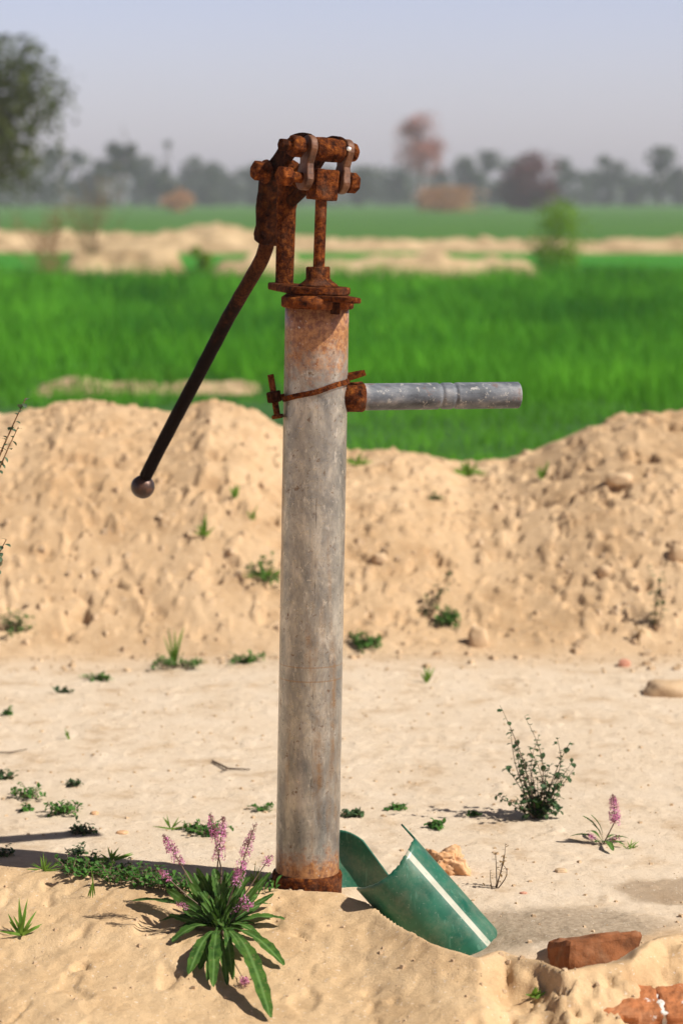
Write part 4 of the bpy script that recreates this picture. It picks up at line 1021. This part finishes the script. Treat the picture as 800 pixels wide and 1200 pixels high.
def big_rosette():
    r = random.Random(4); g = gp(258, 1092); root = empty('flowering_weed', g, 'large leafy rosette weed with pink flower spikes growing left of the pump foot', 'flowering weed')
    lying = [(265, 375, 30), (405, 512, 38), (462, 622, 34), (497, 606, 28), (525, 645, 24), (542, 664, 30), (735, 768, 40), (780, 592, 36), (782, 437, 34), (735, 385, 28), (652, 562, 34), (608, 640, 22), (422, 466, 24), (700, 495, 26), (360, 445, 30), (590, 660, 20), (745, 425, 30), (480, 560, 26)]
    upr = [(545, 225, 36, .02), (488, 222, 24, .03), (386, 302, 26, .0), (590, 300, 20, .03), (640, 250, 18, .04), (735, 238, 18, .03), (690, 285, 18, .02), (520, 250, 22, .05), (570, 330, 22, .0), (460, 320, 20, .02), (440, 380, 22, -.01), (620, 340, 22, -.01), (665, 330, 16, .03), (410, 340, 20, .03), (395, 400, 18, .02), (600, 420, 22, -.02), (505, 355, 26, -.01), (700, 360, 20, .02), (555, 420, 20, -.02), (745, 320, 16, .05)]
    A = MB()
    for (X_, Y_, w) in lying:
        px, py = z5(X_, Y_); tp_ = gp(px, py, .008); o = Vector((r.gauss(0, .006), r.gauss(0, .005), .006))
        leafstrip(A, g + o, tp_, w / 2.857 / F * 3.7 * 1.25, curve=r.uniform(.06, .16), fold=.22, ruffle=.06, seg=20, shape=.75, r=r)
    for (X_, Y_, w, dy) in upr:
        px, py = z5(X_, Y_); py += (1085 - py) * .12; tp_ = at(px, py, g.y + dy); o = Vector((r.gauss(0, .008), r.gauss(0, .008), .008))
        leafstrip(A, g + o, tp_, w / 2.857 / F * 3.7 * 1.15, up=Vector((r.gauss(0, .3), -1, .4)), curve=r.uniform(-.08, .10), fold=.22, ruffle=.05, seg=20, shape=.75, r=r)
    for i in range(120):
        a_ = r.uniform(0, 6.28); l = r.uniform(.02, .062)
        e = g + Vector((math.cos(a_) * l, math.sin(a_) * l * .7 + .012, r.uniform(.008, .085) * (1 - l * 6)))
        b_ = g + Vector((math.cos(a_) * l * .4, math.sin(a_) * l * .3, .01))
        leafstrip(A, b_, e, r.uniform(.006, .011), curve=.12, seg=6, r=r)
    for i in range(44):
        a_ = r.uniform(0, 6.28); b_ = g + Vector((r.gauss(0, .01), r.gauss(0, .006) + .006, .012)); e = b_ + Vector((math.cos(a_) * r.uniform(.02, .065), abs(math.sin(a_)) * .03, r.uniform(.03, .085)))
        leafstrip(A, b_, e, r.uniform(.007, .012), up=Vector((r.gauss(0, .5), -1, .5)), curve=r.uniform(-.1, .18), fold=.2, ruffle=.06, seg=12, shape=.75, r=r)
    rib(A.build('leaf_rosette', M['leaf_rib'], root))
    sp = [((258, 1085), (192, 978), 0.052, .0085, 120, .02), ((258, 1082), (246, 953), .040, .007, 70, .05), ((259, 1082), (262, 957), .068, .0085, 150, .04), ((262, 1084), (299, 966), .10, .0085, 200, .01), ((250, 1085), (187, 1020), .02, .006, 36, 0), ((262, 1084), (318, 1002), .02, .006, 30, .02), ((262, 1084), (296, 1058), .02, .005, 30, -.02), ((258, 1092), (289, 1160), .016, .006, 40, -.04), ((254, 1084), (207, 1058), .02, .005, 26, -.02), ((262, 1084), (290, 1050), .03, .007, 40, .0)]
    for (b0, t0, ln, rad, n, dy) in sp:
        tp_ = at(t0[0], t0[1], g.y + dy) if t0[1] < 1100 else gp(t0[0], t0[1], .008)
        spike_part(root, g + Vector((r.gauss(0, .006), r.gauss(0, .004), .01)), tp_, ln, rad, n, r)
big_rosette()

def sprig_leaves(m, path, n, size, r, spread=.6, t0=.1, round_=.5):
    for i in range(n):
        t_ = t0 + (1 - t0) * (i + r.random()) / n; k = t_ * (len(path) - 1); j = min(int(k), len(path) - 2); p = path[j].lerp(path[j + 1], k - j)
        ax = (path[j + 1] - path[j]).normalized(); d = Vector((r.gauss(0, 1), r.gauss(0, 1), r.gauss(0, .8))); d = (d - ax * d.dot(ax) * .6).normalized()
        s = size * r.uniform(.6, 1.25)
        leafstrip(m, p, p + d * s, s * round_, curve=.1, fold=.2, seg=4, shape=.5, r=r)
def stems(root, base, tips, rad, leafn, leafsize, r, leafmat, stemmat, bow=.12, round_=.5, t0=.1, names=('stem', 'foliage')):
    S, Lm = MB(), MB()
    for tp_ in tips:
        L = (tp_ - base).length; side = Vector((r.gauss(0, 1), r.gauss(0, 1), r.gauss(0, .5))) * bow * L
        b0 = base + Vector((r.gauss(0, rad * 2), r.gauss(0, rad * 2), -.004))
        path = [b0.lerp(tp_, t_) + side * (math.sin(math.pi * t_)) + Vector((0, 0, 1)) * L * .08 * math.sin(math.pi * t_) for t_ in (0, .15, .3, .45, .6, .75, .9, 1)]
        S.tube(path, [rad * (1 - .75 * i / 7) for i in range(8)], 6)
        sprig_leaves(Lm, path, leafn, leafsize, r, t0=t0, round_=round_)
    if S.v: S.build(names[0], stemmat, root)
    if Lm.v: Lm.build(names[1], leafmat, root)

def shrub():
    r = random.Random(9); g = gp(629, 959); root = empty('thorny_shrub', g, 'small wiry dark leaved shrub standing in the yard right of the green pipe', 'shrub')
    z = lambda X_, Y_: (560 + X_ / 3.158, 820 + Y_ / 3.158)
    tips = [(80, 20), (170, 60), (120, 110), (225, 130), (290, 140), (340, 155), (350, 225), (65, 350), (100, 375), (290, 330), (150, 240), (215, 215), (100, 245), (300, 270), (180, 330), (270, 380), (250, 300), (130, 180)]
    T_ = [at(*z(*t_), g.y + r.gauss(0, .03)) for t_ in tips]
    T_ += [Vector((g.x, g.y, g.z)).lerp(q, r.uniform(.45, .8)) + Vector((r.gauss(0, .022), r.gauss(0, .02), r.gauss(0, .012))) for q in T_]
    stems(root, g, T_, .0012, 14, .0125, r, M['leaf_dark'], M['twig'], .08, .68, t0=.15)
    S, Lm = MB(), MB()
    for i in range(34):
        a_ = r.uniform(0, 6.28); e = g + Vector((math.cos(a_) * .022, math.sin(a_) * .022, r.uniform(.004, .045)))
        leafstrip(Lm, g + Vector((0, 0, .003)), e, .008, seg=4, r=r)
    Lm.build('foliage', M['leaf'], root)
shrub()
def pink_plant():
    r = random.Random(10); g = gp(706, 990); root = empty('flowering_weed', g, 'small weed with one pink flower spike standing alone at right', 'flowering weed')
    z = lambda X_, Y_: (560 + X_ / 3.158, 820 + Y_ / 3.158); A, S, P_, Bd = MB(), MB(), MB(), MB()
    for (X_, Y_, w, up_) in ((340, 517, 15, 0), (385, 430, 18, 1), (415, 425, 16, 1), (430, 540, 12, 0), (498, 572, 14, 0), (555, 525, 14, 0), (540, 550, 10, 0), (400, 500, 12, 0), (470, 540, 12, 0), (420, 460, 14, 1), (515, 515, 10, 0)):
        px, py = z(X_, Y_); tp_ = at(px, py, g.y) if up_ else gp(px, py, .006)
        leafstrip(A, g + Vector((0, 0, .004)), tp_, w / 3.158 / F * 4 * 1.6, curve=.12, seg=16, shape=.75, r=r)
    rib(A.build('leaf_rosette', M['leaf_rib'], root))
    spike_part(root, g, at(*z(497, 352), g.y), .050, .009, 170, r)
    spike_part(root, g, at(*z(405, 495), g.y), .012, .005, 20, r); spike_part(root, g, at(*z(520, 510), g.y), .012, .005, 16, r)
pink_plant()
def dry_weed():
    r = random.Random(11); g = gp(581, 1041); root = empty('dry_weed', g, 'withered brown weed with curled leaves between the brick lump and right edge', 'dry weed')
    T_ = [at(x, y, g.y + r.gauss(0, .01)) for x, y in ((592, 988), (580, 1000), (566, 1038), (574, 1020), (590, 1002), (585, 1010))]
    stems(root, g, T_, .0011, 9, .007, r, M['leaf_dry'], M['twig'], .14, .5)
dry_weed()

def clump(px, py, w, h, label, seed, n=12, leaf=.011, mat='leaf_mat', name='ground_weed', cat='weed', leafn=9, stem='stem', rnd=.6):
    """low leafy weed: short stems reaching out over the ground, w and h in pixels of the photograph"""
    r = random.Random(seed); g = gp(px, py); s = (g.y + D0) / F; root = empty(name, g, label, cat)
    T_ = []
    for i in range(n):
        dx = r.uniform(-.5, .5) * w * s; dz = r.uniform(.15, 1) * h * s * (1 - abs(dx) / (w * s) * .8); dy = r.gauss(0, .25) * w * s
        x, y = g.x + dx, g.y + dy; T_.append(Vector((x, y, tz(x, y) + dz)))
    stems(root, g + Vector((0, 0, .002)), T_, .0009 * max(1, s / .0014), leafn, leaf, r, M[mat], M[stem], .10, rnd, t0=.25)
    return root
def tuft(px, py, w, h, label, seed, n=14, bw=.0035, mat='blade', low=False):
    r = random.Random(seed); g = gp(px, py); s = (g.y + D0) / F; root = empty('grass_tuft', g, label, 'grass tuft'); A = MB()
    for i in range(n):
        dx = r.uniform(-.5, .5) * w * s; dz = r.uniform(.35, 1) * h * s; dy = r.gauss(0, .2) * w * s
        if low: dz *= (1 - min(.9, abs(dx) / (w * s) * 1.7))
        leafstrip(A, g + Vector((r.gauss(0, .003), r.gauss(0, .003), 0)), g + Vector((dx, dy, dz + .003)), bw * max(1, s / .0014), up=Vector((0, -1, .3)), curve=r.uniform(.0, .2), fold=.1, seg=6, shape=.35, r=r)
    A.build('blades', M[mat], root); return root
S_ = 100
for a_ in [
 (8, 912, 30, 14, 'dark green weed clump cut by the left edge, highest of the yard weeds there', 12),
 (38, 936, 52, 20, 'flat green weed with two light upright leaves near the left edge', 14),
 (74, 953, 56, 20, 'widest bright green weed clump at left, just above the long shadow', 20),
 (98, 976, 34, 14, 'dense dark green cushion weed at the tip of the long shadow', 20),
 (87, 922, 18, 9, 'tiny dark green weed tuft between the left edge and the twig', 10),
 (31, 950, 16, 10, 'little straggly weed left of the widest clump', 7),
 (91, 1001, 28, 9, 'thin flat grey green weed below the dark cushion weed', 9),
 (5, 1004, 30, 14, 'blackish curled weed at the left edge where a shadow crosses', 10),
 (228, 975, 34, 12, 'leafy seedlings behind the left pink flower spike', 10),
 (248, 977, 56, 18, 'small leafy weed just behind the tall pink flower spikes', 16),
 (305, 949, 32, 8, 'two small green weeds just left of the pump pipe', 9),
 (411, 957, 32, 12, 'small dark leafy weed touching the right side of the pump pipe', 16),
 (463, 948, 26, 7, 'flat pale green weed between the pump pipe and the shrub', 9),
 (512, 971, 24, 11, 'round little green weed above the orange brick lump', 16),
 (552, 956, 18, 7, 'tiny weed lying in the shadow of the wiry shrub', 7),
 (110, 796, 42, 8, 'thin green weed on the upper yard at left', 9),
 (9, 838, 12, 9, 'tiny green weed at the left edge in the middle of the yard', 7),
 (292, 776, 44, 12, 'bright green weed at the foot of the bank just left of the pipe', 14),
 (212, 782, 72, 16, 'broad green weed with tall light blades at the foot of the bank', 18),
 (428, 757, 40, 20, 'dense green weed at the foot of the bank just right of the pipe', 26),
 (18, 740, 50, 24, 'sprawling green weed on the bank by the left edge', 12),
 (524, 730, 36, 26, 'bright green leafy weed low on the bank right of the pump', 24),
 (308, 680, 44, 30, 'brownish green weed on the bank touching the pipe from the left', 14),
 (76, 812, 24, 5, 'flat dark withered weed on the upper yard at left', 6),
 (510, 586, 10, 9, 'tiny green sprig high on the bank right of the spout shadow', 5),
]:
    px, py, w, h, lb, n = a_
    clump(px, py, w, h, lb, S_, n=n, leaf=.0095 * (1 if py > 850 else 1.35), mat='leaf_dark' if ('dark' in lb or 'black' in lb) else 'leaf_mat', leafn=8); S_ += 1
def tall_weed(base, tips, label, seed, leaf=.016, mat='leaf_dark', n=10, rad=.0015):
    r = random.Random(seed); g = gp(*base); root = empty('bank_weed', g, label, 'weed')
    stems(root, g, [at(x, y, g.y + dy) for x, y, dy in tips], rad, n, leaf, r, M[mat], M['drystem'], .08, .6, t0=.2)
tall_weed((768, 742), [(757, 665, .05), (778, 668, .05), (770, 690, .04), (776, 705, .03), (762, 720, .02), (773, 680, .05)], 'tall thin dark green weed climbing the bank near the right edge', 200)
tall_weed((505, 722), [(528, 668, .10), (512, 680, .08), (500, 700, .05), (520, 690, .07), (488, 716, .02)], 'half dry branching weed on the bank above the bright leafy weed', 201)
tall_weed((748, 756), [(745, 735, .02), (751, 738, .02)], 'dry little sprig at the foot of the bank near the right edge', 202, leaf=.012, mat='leaf_dry')
for a_ in [
 (26, 1096, 56, 50, 'fresh green grass tuft on the foreground sand at left', 16, .0045),
 (53, 1020, 46, 22, 'wispy pale grass tuft above the foreground sand crest at left', 16, .002),
 (130, 1009, 60, 20, 'long bladed sprawling grass between the cushion weed and flowers', 11, .0035),
 (202, 972, 50, 24, 'thin light grass left of the leafy seedlings', 9, .0025),
 (107, 1052, 10, 44, 'single light upright grass sprout among the creeping weed', 4, .0022),
 (627, 1168, 36, 22, 'tiny bright green sprout low in the foreground near the brick', 6, .0045),
 (500, 800, 18, 22, 'small upright grass sprig on the yard right of the pipe', 6, .004),
 (78, 858, 0, 0, '', 0, 0),
 (242, 628, 40, 30, 'short green grass blades halfway up the bank left of the pipe', 9, .005),
 (275, 584, 12, 18, 'small grass sprig high on the bank left of the pipe', 5, .005),
 (296, 610, 16, 20, 'faint thin grass on the bank close left of the pipe', 5, .003),
 (548, 558, 50, 26, 'grassy tuft in the dip of the bank crest', 22, .005),
 (420, 545, 36, 26, 'thin grass on the bank crest just right of the pipe', 10, .004),
 (635, 562, 16, 24, 'lone grass sprig below the crest of the right bank', 5, .004),
 (575, 990, 0, 0, '', 0, 0),
 (310, 676, 54, 30, 'yellowish dry grass on the bank against the pipe', 16, .003),
 (205, 780, 26, 48, 'tall light green grass blades at the foot of the bank', 8, .0035),
 (738, 995, 36, 12, 'thin pale grass right of the lone pink flower', 8, .0018),
 (300, 1035, 40, 26, 'pale thin grass between the flowers and the pump foot', 20, .0018),
 (80, 866, 10, 12, 'tiny grass sprig alone on the yard at left', 4, .003),
]:
    if a_[5]: tuft(a_[0], a_[1], a_[2], a_[3], a_[4], S_, n=a_[5], bw=a_[6], low=(a_[2] > a_[3])); S_ += 1
def creeper():
    r = random.Random(21); root = empty('creeping_weed', gp(150, 1036), 'creeping mat of small round green leaves trailing left of the flowering weed', 'creeping weed'); S, Lm = MB(), MB()
    line = [(78, 1024), (95, 1026), (112, 1024), (130, 1028), (150, 1030), (168, 1036), (186, 1040), (205, 1046), (225, 1052)]
    for k in range(len(line) - 1):
        for i in range(24):
            t_ = r.random(); px = line[k][0] * (1 - t_) + line[k + 1][0] * t_; py = line[k][1] * (1 - t_) + line[k + 1][1] * t_ + r.gauss(0, 4)
            b_ = gp(px, py, .002); e = b_ + Vector((r.gauss(-.006, .012), r.gauss(0, .012), r.uniform(.006, .030)))
            path = [b_, b_.lerp(e, .5) + Vector((0, 0, .003)), e]; S.tube(path, [.0009, .0008, .0005], 5); sprig_leaves(Lm, path, 6, .0085, r, t0=.2, round_=.75)
    for i in range(30):
        px = r.uniform(300, 328); py = 1046 + r.gauss(0, 3) - (px - 300) * .3; b_ = gp(px, py, .002); e = b_ + Vector((r.gauss(0, .008), r.gauss(0, .01), r.uniform(.004, .016)))
        leafstrip(Lm, b_, e, .005, seg=4, r=r)
    S.build('stem', M['stem'], root); Lm.build('foliage', M['leaf_mat'], root)
creeper()
def twig(name, pts, rad, label):
    m = MB(); W_ = [gp(x, y, .004) for x, y in pts[0]]; m.tube(W_, [rad, rad * .9, rad * .5][:len(W_)] if len(W_) == 3 else rad, 7)
    for br in pts[1:]: m.tube([gp(x, y, .005) for x, y in br], [rad * .7] + [rad * .3] * (len(br) - 1), 6)
    o = m.build(name, M['twig']); tag(o, label, 'twig')
twig('twig', [[(249, 894), (268, 903), (293, 904)], [(268, 903), (258, 907)]], .0024, 'forked dark twig lying on the yard left of the pipe')
twig('twig', [[(-8, 884), (12, 884), (32, 880)]], .0016, 'thin straight twig lying at the left edge of the yard')
def bush_edge():
    r = random.Random(31); bx = at(-75, 1000, -.05); g = Vector((bx.x, -.05, tz(bx.x, -.05))); root = empty('side_bush', g, 'thin twigs with grey green oval leaves reaching in from the left edge', 'bush')
    tips = [(31, 466), (22, 500), (8, 632), (4, 656), (-10, 560), (-30, 430), (-60, 480), (-40, 700), (-70, 620), (-90, 520), (-20, 780)]
    S, Lm = MB(), MB()
    for (x, y) in tips:
        t_ = at(x, y, -.05 + (r.gauss(0, .03) if x < 0 else 0)); dx = t_ - g; path = [g + Vector((dx.x * q ** 2.2, dx.y * q, dx.z * (q ** .85))) for q in (0, .2, .4, .6, .75, .88, .95, 1)]
        S.tube(path, [.004, .0035, .003, .0022, .0017, .0013, .001, .0006], 6)
        sprig_leaves(Lm, path[4:], 16, .014, r, t0=.0, round_=.55)
    S.build('stem', M['drystem'], root); Lm.build('foliage', M['leaf_grey'], root)
bush_edge()
